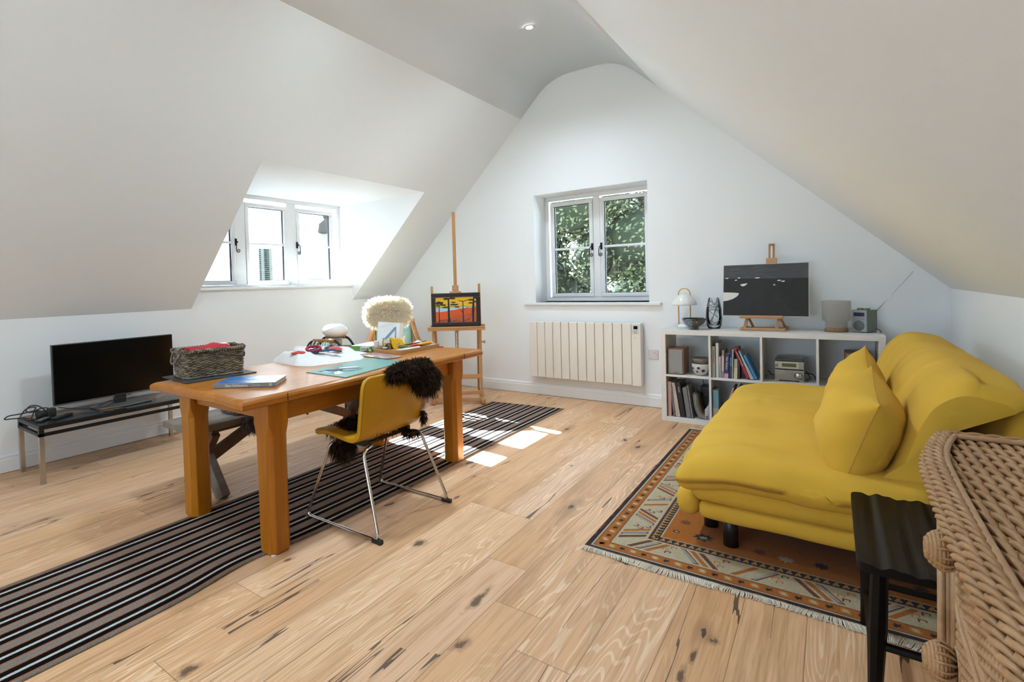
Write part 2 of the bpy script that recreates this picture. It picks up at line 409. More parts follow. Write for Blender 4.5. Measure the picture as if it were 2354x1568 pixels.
# ------------------------------------------------------------------ windows
def handle(parent, loc, rot, mirror=1):
    """monkey-tail casement handle"""
    m = MB(); m.box(-.011, .011, -.004, .004, -.035, .035)
    m.tube([(0, -.004, 0), (0, -.03, 0)], .008, 8)
    pts = [(0, -.03, .004), (mirror*.012, -.034, -.012), (mirror*.016, -.036, -.05), (mirror*.016, -.036, -.082)]
    c = Vector((mirror*-.004, -.036, -.086))
    for i in range(22):
        a = -.1+i*.42; r = .021*(1-i/26)
        pts.append((c.x+mirror*r*cos(a), c.y, c.z-r*sin(a)))
    m.tube(fillet(pts[:4], .015, 3)+[Vector(p) for p in pts[4:]], .0042, 7)
    return m.build('handle', IRON, parent, loc=loc, rot=rot)
def window(name, M, W, H, panes, bars, fixed, handles, depth=.07):
    """window in its own plane: x along, z up, room side at -y"""
    root = bpy.data.objects.new(name, None); COL.objects.link(root); root.matrix_world = M; struct(root)
    m = MB(); fr = .045
    m.box(0, W, 0, depth, 0, fr); m.box(0, W, 0, depth, H-fr, H); m.box(0, fr, 0, depth, fr, H-fr); m.box(W-fr, W, 0, depth, fr, H-fr)
    for (a, b, _, _), (c, d, _, _) in zip(panes, panes[1:]):
        m.box(b+.042, c-.042, 0, depth, fr, H-fr)
    m.build('window_frame', UPVC, root, bevel=.004)
    for i, (a, b, z0, z1) in enumerate(panes):
        s = MB(); w = .040
        s.box(a-w, b+w, -.008, .03, z0-w, z0); s.box(a-w, b+w, -.008, .03, z1, z1+w); s.box(a-w, a, -.008, .03, z0, z1); s.box(b, b+w, -.008, .03, z0, z1)
        so = s.build('sash', UPVC, root, bevel=.006)
        s = MB(); s.box(a-.004, b+.004, .012, .02, z0-.004, z1+.004); s.build('pane', GLASS, so)
        s = MB(); s.box(a, b, .0, .032, bars-.011, bars+.011); s.build('glazing_bar', UPVC, so, bevel=.004)
        s = MB()                                                    # dark spacer round the glazing unit
        for q in ((a, a+.008, z0, z1), (b-.008, b, z0, z1), (a, b, z0, z0+.006), (a, b, z1-.006, z1)): s.box(q[0], q[1], .022, .034, q[2], q[3])
        s.build('spacer', BLACK, so)
    for x, z, mir in handles: handle(root, (x, -.008, z), (0, 0, 0), mir)
    return root
# gable window faces -y already
Mg = Matrix.Translation((WX0, YF+.275, WZ0)); f = lambda a, b: (a-WX0, b-WX0, 1.07-WZ0, 2.015-WZ0)
window('window_1', Mg, WX1-WX0, WZ1-WZ0, [f(-2.41, -2.015), f(-1.86, -1.455)], 1.55-WZ0, None, [(-1.985-WX0, 1.555-WZ0, -1), (-1.888-WX0, 1.555-WZ0, -1)])
# dormer window faces +x : local x runs towards -... y
Md = Matrix(((0, -1, 0, DX), (1, 0, 0, DY0), (0, 0, 1, 1.215), (0, 0, 0, 1)))
g = lambda a, b: (a-DY0, b-DY0, 1.302-1.215, 2.062-1.215)
window('window_2', Md, DY1-DY0, DZ-1.215, [g(2.47, 2.905), g(3.105, 3.535), g(3.745, 4.19)], 1.685-1.215, None, [(2.95-DY0, 1.69-1.215, -1), (3.70-DY0, 1.69-1.215, 1)])
m = MB(); m.box(WX0, WX1, YF+.06, YF+.30, WZ0-.012, WZ0); m.box(-2.64, -1.245, YF-.03, YF+.06, .958, WZ0); struct(m.build('trim_1', TRIM, bevel=.004))
m = MB(); m.box(DX-.02, XL+.022, DY0+.001, DY1+.028, 1.212, 1.238); struct(m.build('trim_2', TRIM, bevel=.007, seg=3))
m = MB(); m.box(-3.6, -.4, YB-.2, YB-.12, .25, .32); m.box(-3.6, -.4, YB-.2, YB-.12, 2.18, 2.25)  # unseen rear window, added to let fill daylight into the room
for x in (-3.6, -2.035, -.47): m.box(x, x+.07, YB-.2, YB-.12, .32, 2.18)
o = struct(m.build('window_added_rear', UPVC)); m = MB(); m.box(-3.53, -.47, YB-.165, YB-.158, .32, 2.18); m.build('pane', GLASS, o)

# ------------------------------------------------------------------ outside
REAR_BOUNCE = mat('rear_bounce_ground', (.42, .41, .39), .95)  # unseen rear ground, its tone set to control light bounced indoors
LAND = mat('pale_bounce_ground', (.60, .585, .56), .95, col2=(.52, .505, .48), scale=3)  # unseen ground, made pale to bounce light up onto the ceilings
m = MB(); m.box(-60, 40, -40, 60, -3.2, -3.0); m.box(-60, 40, -40, YB-.4, -3.0, -2.96, 1); struct(m.build('ground', [LAND, REAR_BOUNCE]))
RENDER = mat('white_render', (.74, .73, .71), .9, bump=.5, bscale=28, bdist=.01)
SHADE_RENDER = mat('shade_tone_render', (.25, .232, .20), .9, bump=.4, bscale=28, bdist=.01)
SLATE = mat('weathered_slate', (.03, .026, .021), .8, col2=(.014, .012, .010), scale=14, bump=.5)
SAGE = mat('grey_green_shutter', (.10, .11, .095), .6, spec=.2)
DARK = mat('dark_gap', (.004, .0045, .004), .7, spec=.1)
h = thing('neighbouring_house', 'white rendered house wall with shuttered window outside the dormer window', 'house', (-8.5, 6, -3))
L = lambda x, y, z: (x+8.5, y-6, z+3)
m = MB(); m.prism([(-8, 0), (2.3, 0), (2.3, 6.55), (-2.3, 6.55), (-2.6, 8.6), (-8, 8.6)], -.4, 0, M=Matrix(((0, 0, 1, 0), (1, 0, 0, 0), (0, 1, 0, 0), (0, 0, 0, 1))))  # the taller unseen part is added to block sun from the left pane
m.build('wall', RENDER, h)
m = MB()                                                            # cast shadow on the white wall, put in as a thin darker panel
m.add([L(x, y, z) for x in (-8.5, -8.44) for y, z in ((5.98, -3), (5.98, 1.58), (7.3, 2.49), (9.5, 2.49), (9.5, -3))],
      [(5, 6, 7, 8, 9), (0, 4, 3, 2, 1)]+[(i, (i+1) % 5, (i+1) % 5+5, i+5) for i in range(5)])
m.build('shadow_panel', SHADE_RENDER, h)
w = MB(); a, b, c, d = 5.57, 6.08, 1.0, 2.035
w.box(.0, .09, a-6, b-6, c+3, d+3); wo = w.build('window', UPVC, h, bevel=.01)
for a, b in ((5.70, 5.985),):
    s = MB(); s.box(.09, .10, a-6, b-6, c+3.05, 1.965+3); sh = s.build('shutter', SAGE, wo)
    s = MB()
    for k in range(24):
        z = c+3.08+k*.037
        s.box(.099, .108, a-6+.11, b-6-.07, z, z+.02); s.box(.099, .108, a-6+.012, a-6+.035, z, z+.02)
    s.build('louvre', DARK, sh)
e = MB()
e.soft(.0, .55, 1.15, 3.2, 5.38, 5.56, .06, (6, 14, 4), wr=.10, wf=(5, 5, 5), seed=3); e.soft(.0, .5, 1.35, 3.2, 5.60, 5.74, .05, (6, 12, 4), wr=.10, wf=(6, 6, 6), seed=9)
e.build('eave', SLATE, h)
e = MB(); e.tube([(.16, 1.50, 5.30), (.16, 1.52, 0)], .055, 10); e.box(.08, .24, 1.44, 1.6, 4.85, 5.02); e.build('downpipe', BLACK, h)

h2 = thing('distant_house', 'small white gable of a distant house among the trees, left pane', 'house', (-11.0, 22, -3))
m = MB(); m.add([(-2.4, 0, 0), (.95, 0, 0), (.95, 0, 5.9), (-.6, 0, 7.1), (-2.4, 0, 5.9), (-2.4, 3, 0), (.95, 3, 0), (.95, 3, 5.9), (-.6, 3, 7.1), (-2.4, 3, 5.9)],
      [(0, 1, 2, 3, 4), (9, 8, 7, 6, 5)]+[(i, i+5, (i+1) % 5+5, (i+1) % 5) for i in range(5)]); m.build('wall', RENDER, h2)
m = MB(); m.bar((1.15, 1.4, 5.85), (-.65, 1.4, 7.22), 3.3, .1); m.bar((-2.6, 1.4, 5.85), (-.55, 1.4, 7.22), 3.3, .1); m.build('roof', SLATE, h2)

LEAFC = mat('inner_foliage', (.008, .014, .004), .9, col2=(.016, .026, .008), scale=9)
BARK = mat('tree_bark', (.10, .075, .05), .9, bump=.5)
def leafmat(name, a, b, c):
    t = NT(name); nz = t.noise(t.obj(), 3.5, 4.0, .7).outputs[0]
    wn = t.n('TexWhiteNoise', {'Vector': t.n('VectorMath', {0: t.obj(), 1: (40., 40., 40.)}, operation='MULTIPLY').outputs[0]}).outputs[0]
    t.set(col=t.mix(t.ramp(wn, [(.0, (0, 0, 0)), (1, (1, 1, 1))]), t.ramp(nz, [(.35, a), (.7, b)]), c), rough=.45); return t.m
LEAFA = leafmat('deep_green_leaves', (.014, .027, .006), (.030, .050, .010), (.045, .056, .014))
LEAFB = leafmat('pale_green_leaves', (.030, .045, .013), (.062, .082, .026), (.095, .105, .040))
def tree(label, x, y, rz, cz, rx, ry, n, lm, seed, ls=.11):
    g = random.Random(seed); t = thing('tree', label, 'tree', (x, y, -3), 0, 'trees outside the gable window')
    m = MB(); m.tube([(0, 0, 0), (.1, .05, 1.5), (0, .1, cz+3)], [.22, .17, .08], 9); m.build('trunk', BARK, t)
    m = MB()
    blobs = [(Vector((g.gauss(0, rx*.45), g.gauss(0, ry*.45), cz+3+g.uniform(-.9, .9)*rz)), g.uniform(.35, .75)) for _ in range(26)]
    for _ in range(n):
        c, r = g.choice(blobs); d = Vector((g.gauss(0, 1), g.gauss(0, 1), g.gauss(0, 1))).normalized(); p = c+d*r*g.uniform(.75, 1.05)
        q = (d+Vector((g.uniform(-1, 1), g.uniform(-1, 1), g.uniform(-.3, 1)))).normalized(); a = q.orthogonal().normalized(); a.rotate(Matrix.Rotation(g.random()*6.3, 3, q)); b = q.cross(a)
        s = ls*g.uniform(.5, 1.1)
        o = len(m.v); m.v += [tuple(p+a*s), tuple(p+b*s*.45), tuple(p-a*s), tuple(p-b*s*.45)]; m.f.append([o, o+1, o+2, o+3]); m.mi.append(0); m.sm.append(False)
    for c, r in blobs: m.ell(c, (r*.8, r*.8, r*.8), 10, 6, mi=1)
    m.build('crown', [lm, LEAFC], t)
tree('dark green tree filling the left pane of the gable window', -5.9, 10.9, 1.9, 1.0, 1.3, .9, 24000, LEAFA, 3, .06)
tree('pale bright leafed tree filling the right pane of the gable window', -3.2, 9.6, 2.2, 1.5, 1.15, .8, 26000, LEAFB, 5, .05)
tree('broad dark tree standing at the left behind the gable window', -6.6, 12.6, 2.6, 1.2, 2.2, 1.0, 22000, LEAFA, 21, .08)
tree('tall dark tree standing behind the pale tree outside the gable window', -4.9, 14.6, 2.8, 2.4, 2.6, 1.0, 18000, LEAFA, 8, .11)
tree('low dense bush-like tree at the bottom of the gable window view', -4.4, 8.7, .8, -.6, 1.6, .6, 18000, LEAFA, 12, .05)

# ------------------------------------------------------------------ light and camera
W = bpy.data.worlds.new('sky'); sc.world = W; W.use_nodes = True
bg = W.node_tree.nodes['Background']; bg.inputs[0].default_value = (.68, .84, 1.0, 1); bg.inputs[1].default_value = 4.0
W.cycles.sampling_method = 'AUTOMATIC'
sun = bpy.data.lights.new('sun', 'SUN'); sun.energy = 70; sun.angle = R(.55); sun.color = (.80, .92, 1.0)
so = bpy.data.objects.new('sun', sun); COL.objects.link(so); so.rotation_euler = Vector((1.44, -.20, -1)).to_track_quat('-Z', 'Y').to_euler()
def portal(M, w, hgt):
    l = bpy.data.lights.new('portal', 'AREA'); l.shape = 'RECTANGLE'; l.size = w; l.size_y = hgt; l.cycles.is_portal = True
    o = bpy.data.objects.new('portal', l); COL.objects.link(o); o.matrix_world = M
rot = lambda d: Vector(d).to_track_quat('-Z', 'Y').to_matrix().to_4x4()
portal(Matrix.Translation((DX-.09, (DY0+DY1)/2, 1.69)) @ rot((1, 0, 0)), 1.9, .9)
portal(Matrix.Translation(((WX0+WX1)/2, YF+.37, 1.55)) @ rot((0, -1, 0)), 1.12, 1.1)
portal(Matrix.Translation((-2.0, YB-.31, 1.25)) @ rot((0, 1, 0)), 3.2, 2.0)

def downlight(x, y, label, watt=50):
    t = thing('downlight', label, 'ceiling light', (x, y, HC))
    m = MB(); m.lathe([(.026, -.004), (.034, -.008), (.043, -.006), (.045, 0)], caps=False); m.build('trim_ring', TRIM, t)
    m = MB(); m.lathe([(0, -.003), (.028, -.003)], caps=False)
    e = NT('lit_lens'); e.set(col=(1, 1, 1), emit=(1, .97, .92), emits=30.0); m.build('lens', e.m, t)
    l = bpy.data.lights.new('bulb', 'SPOT'); l.energy = watt; l.spot_blend = 1.0; l.spot_size = R(150); l.color = (.72, .88, 1.0); l.shadow_soft_size = .12
    o = bpy.data.objects.new('bulb', l); COL.objects.link(o); o.parent = t; o.location = (0, 0, -.015)
downlight(-1.955, 3.952, 'small round lit downlight recessed in the flat ceiling', 90)
for y_, w_ in ((2.3, 'added out of view, second from the gable'), (.6, 'added out of view, third from the gable'), (-1.1, 'added out of view, fourth from the gable'), (-2.8, 'added out of view, nearest the rear wall')): downlight(-1.955, y_, 'small unseen downlight added for fill in the flat ceiling, '+w_, 110 if y_ > 2 else 50)  # out-of-view downlights, added as fill for the room

cam = bpy.data.cameras.new('camera'); co = bpy.data.objects.new('camera', cam); COL.objects.link(co); sc.camera = co
yaw, pit, rol, fpx, cx, cy = .6494, -.0253, -.0297, 1196.5, 1002.3, 683.2
cam.sensor_fit = 'HORIZONTAL'; cam.sensor_width = 36; cam.lens = fpx/2354*36; cam.shift_x = (1177-cx)/2354; cam.shift_y = (cy-784)/2354; cam.clip_start = .02
F = Vector((-sin(yaw)*cos(pit), cos(yaw)*cos(pit), sin(pit))); r0 = Vector((cos(yaw), sin(yaw), 0)); u0 = r0.cross(F)
rx = r0*cos(rol)+u0*sin(rol); ux = u0*cos(rol)-r0*sin(rol)
co.matrix_world = Matrix(((rx.x, ux.x, -F.x, 0), (rx.y, ux.y, -F.y, 0), (rx.z, ux.z, -F.z, 1.213), (0, 0, 0, 1)))

sc.view_settings.view_transform = 'Standard'; sc.view_settings.look = 'None'; sc.view_settings.gamma = 1; sc.view_settings.exposure = 0.95
sc.view_settings.use_curve_mapping = False
cy_ = sc.cycles; cy_.use_denoising = True; cy_.max_bounces = 7; cy_.diffuse_bounces = 4; cy_.glossy_bounces = 3; cy_.transmission_bounces = 8
cy_.transparent_max_bounces = 12; cy_.caustics_reflective = False; cy_.caustics_refractive = False; cy_.sample_clamp_indirect = 30.0; cy_.use_adaptive_sampling = True; cy_.adaptive_threshold = .05; cy_.adaptive_min_samples = 24
# ------------------------------------------------------------------ floor coverings
def runner_mat():
    t = NT('striped_wool_weave'); v = t.n('TexCoord').outputs['UV']; sp = t.n('SeparateXYZ', {0: v}); X, Y = t.mth('ADD', sp.outputs[0], -.0437), sp.outputs[1]
    wob = t.mth('MULTIPLY', t.noise(t.mapped(v, (30, 160, 1)), 1.0, 2.0).outputs[0], .0022)
    u = t.mth('FRACT', t.mth('DIVIDE', t.mth('ADD', X, wob), .1215))
    a = t.mth('ABSOLUTE', t.mth('SUBTRACT', u, .5))
    c = t.ramp(a, [(0, (.56, .53, .49)), (.056, (.006, .005, .0055)), (.26, (.010, .006, .005)), (.278, (.42, .14, .06)), (.33, (.21, .16, .13)), (.345, (.26, .22, .19)), (.43, (.235, .20, .17))], 'CONSTANT')
    rib = t.mth('SINE', t.mth('MULTIPLY', X, 900.0)); kn = t.noise(t.mapped(v, (160, 160, 1)), 1.0, 2.0).outputs[0]
    wv = t.mth('SINE', t.mth('ADD', t.mth('MULTIPLY', Y, 900.0), t.mth('MULTIPLY', X, 700.0)))
    c = t.mix(t.mth('MULTIPLY', t.ramp(kn, [(.35, (1, 1, 1)), (.6, (0, 0, 0))]), .45), c, t.mix(1.0, c, (.55, .52, .5), 'MULTIPLY'))
    t.set(col=c, rough=.95, spec=.1)
    t.bump(t.mth('ADD', t.mth('MULTIPLY', wv, .5), t.mth('ADD', kn, t.mth('MULTIPLY', rib, .3))), .5, .002); return t.m
# striped runner: rucked up beside the near table leg
RX0, RX1, RY0, RY1 = -2.752, -2.022, -.7, 4.495
def rug_shift(x, y):
    k = (x-RX0)/(RX1-RX0)
    b = math.exp(-((y-1.30)/.22)**2)*max(0, k-.45)*.075 + .05*(y < 1.3)*min(1, (1.3-y)/1.2)*k*.35
    return -b+.004*sin(y*3.1)*k
m = MB(); nx, ny = 13, 150
def rf(u, v):
    x0 = RX0+u*(RX1-RX0); y = RY0+v*(RY1-RY0); x = x0+rug_shift(x0, y)+(y-2)*.004
    y += .075*u*(v > .9)*((v-.9)/.1)
    z = .0065+.003*sin(y*4+u*3)*u*(1-u)+(.010*math.exp(-((y-1.17)/.11)**2)*max(0, u-.6))
    return (x, y, z)
m.grid(rf, nx, ny, flip=False)
rg = m.build('striped_runner', runner_mat(), origin=(0, 0, 0), solid=.005, solid_off=-1)
uv = rg.data.uv_layers.new(name='weave')
for lp in rg.data.loops: uv.data[lp.index].uv = (RX0+(lp.vertex_index//ny)/(nx-1)*(RX1-RX0), RY0+(lp.vertex_index % ny)/(ny-1)*(RY1-RY0))
tag(rg, 'long black, white and rust striped runner rug under the oak table', 'rug')
fr = MB()
for i in range(110):
    u = i/109; x, y, z = rf(u, 1.0); fr.tube([(x, y-.004, .006), (x+rnd.uniform(-.004, .004), y+.012, .004), (x+rnd.uniform(-.008, .008), y+.022+rnd.random()*.006, .002)], .0012, 4)
fr.build('fringe', mat('runner_fringe', (.05, .042, .038), .95), rg)

# oriental rug: pile with knotted motifs laid into one mesh
RC = dict(navy=(.022, .018, .026), maroon=(.085, .022, .014), orange=(.42, .13, .016), gold=(.50, .22, .035), cream=(.50, .42, .28), brown=(.17, .055, .028), dark=(.03, .018, .014), grey=(.36, .34, .33), field=(.42, .125, .004))
def pile(name, c):
    t = NT(name); v = t.obj(); nz = t.noise(v, 160.0, 3.0, .7).outputs[0]; bg_ = t.noise(v, 9.0, 2.0).outputs[0]
    k = t.mix(t.ramp(nz, [(.3, (0, 0, 0)), (.75, (.8, .8, .8))]), tuple(x*.68 for x in c), tuple(min(1, x*1.25) for x in c))
    k = t.mix(t.ramp(bg_, [(.35, (.35, .35, .35)), (.65, (0, 0, 0))]), k, tuple(x*.8 for x in c))
    t.set(col=k, rough=.95, spec=.08, sheen=.15); t.bump(nz, .6, .003); return t.m
rk = list(RC); RM = [pile('pile_'+k, RC[k]) for k in rk]; ri = {k: i for i, k in enumerate(rk)}
OX0, OX1, OY0, OY1 = -.902, .60, 2.245, 4.455
m = MB(); zt = .0085
def rect(x0, x1, y0, y1, k, lv=0): 
    z = zt+lv*.0004; m.add([(x0, y0, z), (x1, y0, z), (x1, y1, z), (x0, y1, z)], [(0, 1, 2, 3)], ri[k])
def ply(pts, k, lv=3):
    z = zt+lv*.0004; n = len(pts); ar = sum(pts[i][0]*pts[(i+1) % n][1]-pts[(i+1) % n][0]*pts[i][1] for i in range(n))
    if ar < 0: pts = pts[::-1]
    m.add([(x, y, z) for x, y in pts], [tuple(range(n))], ri[k])
m.box(OX0, OX1, OY0, OY1, .0, zt, ri['maroon'])
insets = [(.012, 'navy'), (.022, 'cream'), (.030, 'brown'), (.034, 'orange'), (.086, 'brown'), (.090, 'cream'), (.218, 'brown'), (.222, 'navy'), (.262, 'cream'), (.268, 'field')]
for lv, (d, k) in enumerate(insets): rect(OX0+d, OX1-d, OY0+d, OY1-d, k, lv*.35+.3)
def border(side):
    """frame mapping s (along), t (inwards) to x, y"""
    if side == 'near': return lambda s, t: (OX0+s, OY0+t), OX1-OX0
    if side == 'left': return lambda s, t: (OX0+t, OY0+s), OY1-OY0
    if side == 'far': return lambda s, t: (OX1-s, OY1-t), OX1-OX0
    return lambda s, t: (OX1-t, OY1-s), OY1-OY0
g = random.Random(5)
for side in ('near', 'left', 'far', 'right'):
    f, L_ = border(side)
    # outer stripe: two-tone dashes
    s = .02
    while s < L_-.03: ply([f(s, .002), f(s+.03, .002), f(s+.025, .011), f(s-.005, .011)], g.choice(['navy', 'maroon', 'brown'])); s += .034
    # orange guard with cream buds and dark rosettes
    s = .06; q = 0
    while s < L_-.06:
        if q % 2 == 0:
            ply([f(s-.013, .06), f(s-.004, .046), f(s+.004, .058), f(s+.014, .049), f(s+.007, .064), f(s+.012, .075), f(s, .067), f(s-.011, .077), f(s-.006, .065)], 'dark')
        else:
            ply([f(s-.018, .064), f(s-.010, .046), f(s+.012, .044), f(s+.019, .056), f(s+.010, .076), f(s-.013, .078)], 'gold')
            ply([f(s-.011, .063), f(s-.005, .052), f(s+.009, .050), f(s+.011, .058), f(s+.005, .070), f(s-.008, .071)], 'cream', 4)
        s += .046; q += 1
    # broad cream border with slanting bars and hooks
    s = .16; q = 0
    while s < L_-.22:
        d = 1 if q % 2 == 0 else -1; a, b = (.102, .206) if d > 0 else (.206, .102)
        cols = [('brown', 'grey', 'orange'), ('grey', 'orange', 'brown'), ('orange', 'cream', 'grey'), ('brown', 'orange', 'grey')][q % 4]
        for i, k in enumerate(cols):
            o = s+i*.036
            if k != 'cream': ply([f(o-.004, a), f(o+.018, a), f(o+.018+.072, b), f(o-.004+.072, b)], 'brown' if k == 'grey' else k, 3); 
            if k == 'grey': ply([f(o, a+(.006*d)), f(o+.014, a+(.006*d)), f(o+.014+.066, b-(.006*d)), f(o+.066, b-(.006*d))], 'grey', 4)
        for hx, hy in ((s+.15, .125), (s+.165, .178), (s+.135, .15)):
            ply([f(hx, hy), f(hx+.006, hy), f(hx+.006, hy+.018), f(hx+.02, hy+.018), f(hx+.02, hy+.008), f(hx+.025, hy+.008), f(hx+.025, hy+.024), f(hx, hy+.024)], g.choice(['brown', 'gold', 'brown']), 3)
        for _ in range(3):
            x_, y_ = s+.10+g.uniform(0, .1), g.uniform(.105, .2); ply([f(x_, y_), f(x_+.016, y_), f(x_+.016, y_+.007), f(x_, y_+.007)], g.choice(['gold', 'gold', 'brown']), 2)
        s += .205; q += 1
    # navy inner guard with gold leaves
    s = .235
    while s < L_-.235:
        ply([f(s, .227), f(s+.012, .228), f(s+.022, .257), f(s+.012, .258)], 'gold'); ply([f(s+.018, .229), f(s+.026, .233), f(s+.020, .242), f(s+.014, .240)], 'cream', 4); s += .03
# field motifs
def star(cx, cy, r, k1, k2):
    ply([(cx+r*(1 if i % 2 == 0 else .55)*cos(pi*i/8), cy+r*(1 if i % 2 == 0 else .55)*sin(pi*i/8)) for i in range(16)], k1, 3)
    ply([(cx+r*.55*(1 if i % 2 == 0 else .6)*cos(pi*i/8), cy+r*.55*(1 if i % 2 == 0 else .6)*sin(pi*i/8)) for i in range(16)], k2, 4)
def palm(cx, cy, r, k1, k2, a=0.0):
    pts = [(-1, .1), (-.6, .55), (-.75, .9), (-.3, .6), (0, 1), (.3, .6), (.75, .9), (.6, .55), (1, .1), (.5, .0), (.75, -.5), (.25, -.25), (0, -.8), (-.25, -.25), (-.75, -.5), (-.5, 0)]
    for sc_, k, lv in ((1, k1, 3), (.6, k2, 4), (.28, 'cream', 5)):
        ply([(cx+r*sc_*(x*cos(a)-y*sin(a)), cy+r*sc_*(x*sin(a)+y*cos(a))) for x, y in pts], k, lv)
star(-.575, 2.725, .052, 'cream', 'brown'); palm(-.475, 2.60, .075, 'cream', 'navy', .3); palm(-.59, 2.60, .03, 'brown', 'navy', .4); star(-.255, 2.60, .05, 'cream', 'brown'); palm(-.16, 2.585, .055, 'navy', 'cream'); star(-.04, 2.61, .055, 'cream', 'navy'); palm(-.36, 2.66, .04, 'brown', 'cream')
palm(.12, 2.585, .07, 'navy', 'cream', .2); star(.26, 2.62, .05, 'cream', 'brown'); star(-.52, 3.1, .06, 'cream', 'navy'); palm(-.5, 3.5, .08, 'cream', 'navy'); star(-.5, 3.9, .06, 'cream', 'brown')
orug = m.build('oriental_rug', RM, origin=(0, 0, 0)); tag(orug, 'orange and cream patterned oriental rug with fringe under the yellow sofa', 'rug')
fr = MB(); g = random.Random(3)
for yy, sg in ((OY0, -1), (OY1, 1)):
    for i in range(420):
        x = OX0+.003+(OX1-OX0-.006)*i/419; l = .034+.008*sin(x*9)+g.uniform(-.004, .006); w = .010*sin(x*23)+g.uniform(-.003, .003)
        cur = .012*sin(x*14+1)
        fr.tube([(x, yy-sg*.004, .007), (x+w*.3, yy+sg*l*.4, .009+abs(cur)*.3), (x+w, yy+sg*l*.8, .005), (x+w+cur*.6, yy+sg*l, .0025)], .0021, 4)
fr.build('fringe', mat('rug_fringe', (.72, .64, .52), .95), orug)

# ------------------------------------------------------------------ oak table
TZ = .748
t = thing('oak_table', 'large golden oak dining table with thick octagonal legs', 'table', (-2.38, 2.1, 0))
O = (-2.38, 2.1, 0)
m = MB(); g = random.Random(2); N = 26
def top_pt(u, v, z):
    """outline with wavy, hand cut ends and softened edges"""
    x = -2.815+u*(-1.955+2.815)
    ye0 = 1.225+.030*sin(u*3.1+.4)*.6+.006*sin(u*11)-.012*(u < .12)*0+(.008*(u > .9)*(u-.9)/.1); ye1 = 3.085-.02*sin(u*4)
    return (x, ye0+(ye1-ye0)*v, z)
ring = [(u, 0) for u in [i/N for i in range(N+1)]]+[(1, v/10) for v in range(1, 11)]+[(1-i/N, 1) for i in range(1, N+1)]+[(0, 1-v/10) for v in range(1, 10)]
n = len(ring); cxm, cym = -2.385, 2.15
def rs(ins, z, wob=0):
    out = []
    for i, (u, v) in enumerate(ring):
        x, y, _ = top_pt(u, v, 0); s_ = ins*(1+wob*noise.noise((x*14, y*14, 3)))
        x += (cxm-x)/abs(cxm-x)*min(s_, abs(cxm-x)) if u in (0, 1) else 0
        y += s_*(1 if v == 0 else -1 if v == 1 else 0)
        out.append((x, y, z))
    return out
rings = [rs(.012, TZ-.046), rs(.002, TZ-.040), rs(.0, TZ-.020, 0), rs(.004, TZ-.010, .8), rs(.012, TZ-.0025, 1.2), rs(.020, TZ, 1.2)]
for r_ in rings: m.v += r_
for k in range(len(rings)-1):
    for i in range(n):
        j = (i+1) % n; m.f.append([k*n+i, k*n+j, (k+1)*n+j, (k+1)*n+i]); m.mi.append(0); m.sm.append(False)
m.f += [list(range(n))[::-1], list(range((len(rings)-1)*n, len(rings)*n))]; m.mi += [0, 0]; m.sm += [False, False]
tp = m.build('tabletop', OAKY, t, origin=O, bevel=0)
m = MB(); m.box(-1.9548, -1.9525, 1.446, 1.449, TZ-.04, TZ-.006); m.box(-1.9548, -1.9525, 2.868, 2.871, TZ-.04, TZ-.006); m.build('board_joint', mat('dark_joint', (.06, .025, .008), .8), tp, origin=O)
def leg(x0, y0, sx, sy):
    """square block at the top, chamfered octagon below; the outer corner at x0, y0"""
    m = MB(); w = .114; c = .024; cx_, cy_ = x0+sx*w/2, y0+sy*w/2
    def sec(z, c, s=1.0):
        h_ = w/2*s; return [(cx_+a*h_-(a*c if k else 0), cy_+b*h_-(0 if k else b*c), z) for a, b, k in ((1, 1, 1), (1, 1, 0), (1, -1, 0), (1, -1, 1), (-1, -1, 1), (-1, -1, 0), (-1, 1, 0), (-1, 1, 1))]
    zz = [(0.004, c, .95), (.012, c, 1), (.30, c, .995), (.54, c*.95, 1), (.575, c*.5, 1), (.60, .006, 1), (TZ-.046, .005, 1)]
    zz = [(a, b, d) for a, b, d in zz]
    for z, cc, s in zz: m.v += sec(z, cc, s)
    for k in range(len(zz)-1):
        for i in range(8): m.f.append([k*8+i, k*8+(i+7) % 8, (k+1)*8+(i+7) % 8, (k+1)*8+i]); m.mi.append(0); m.sm.append(False)
    m.f += [list(range(8)), list(range((len(zz)-1)*8, len(zz)*8))[::-1]]; m.mi += [0, 0]; m.sm += [False, False]
    lg = m.build('leg', OAKZ, t, origin=O, bevel=.003)
    p = MB(); p.lathe([(.012, 0), (.012, .005)], (cx_+.04*-sx, cy_+.04*-sy, 0), 10); p.build('foot_pad', PAPERW, lg, origin=O)
for a in ((-2.012, 1.378, -1, 1), (-2.812, 1.378, 1, 1), (-2.012, 2.935, -1, -1), (-2.812, 2.935, 1, -1)): leg(*a)
for p, q in (((-2.065, 1.50), (-2.065, 2.81)), ((-2.75, 1.50), (-2.75, 2.81))):
    m = MB(); m.box(p[0]-.016, p[0]+.016, p[1], q[1], .598, TZ-.046); m.build('apron', OAKY, t, origin=O, bevel=.003)
for y in (1.43, 2.87):
    m = MB(); m.box(-2.69, -2.13, y-.016, y+.016, .612, TZ-.046); m.build('apron', OAKX, t, origin=O, bevel=.003)

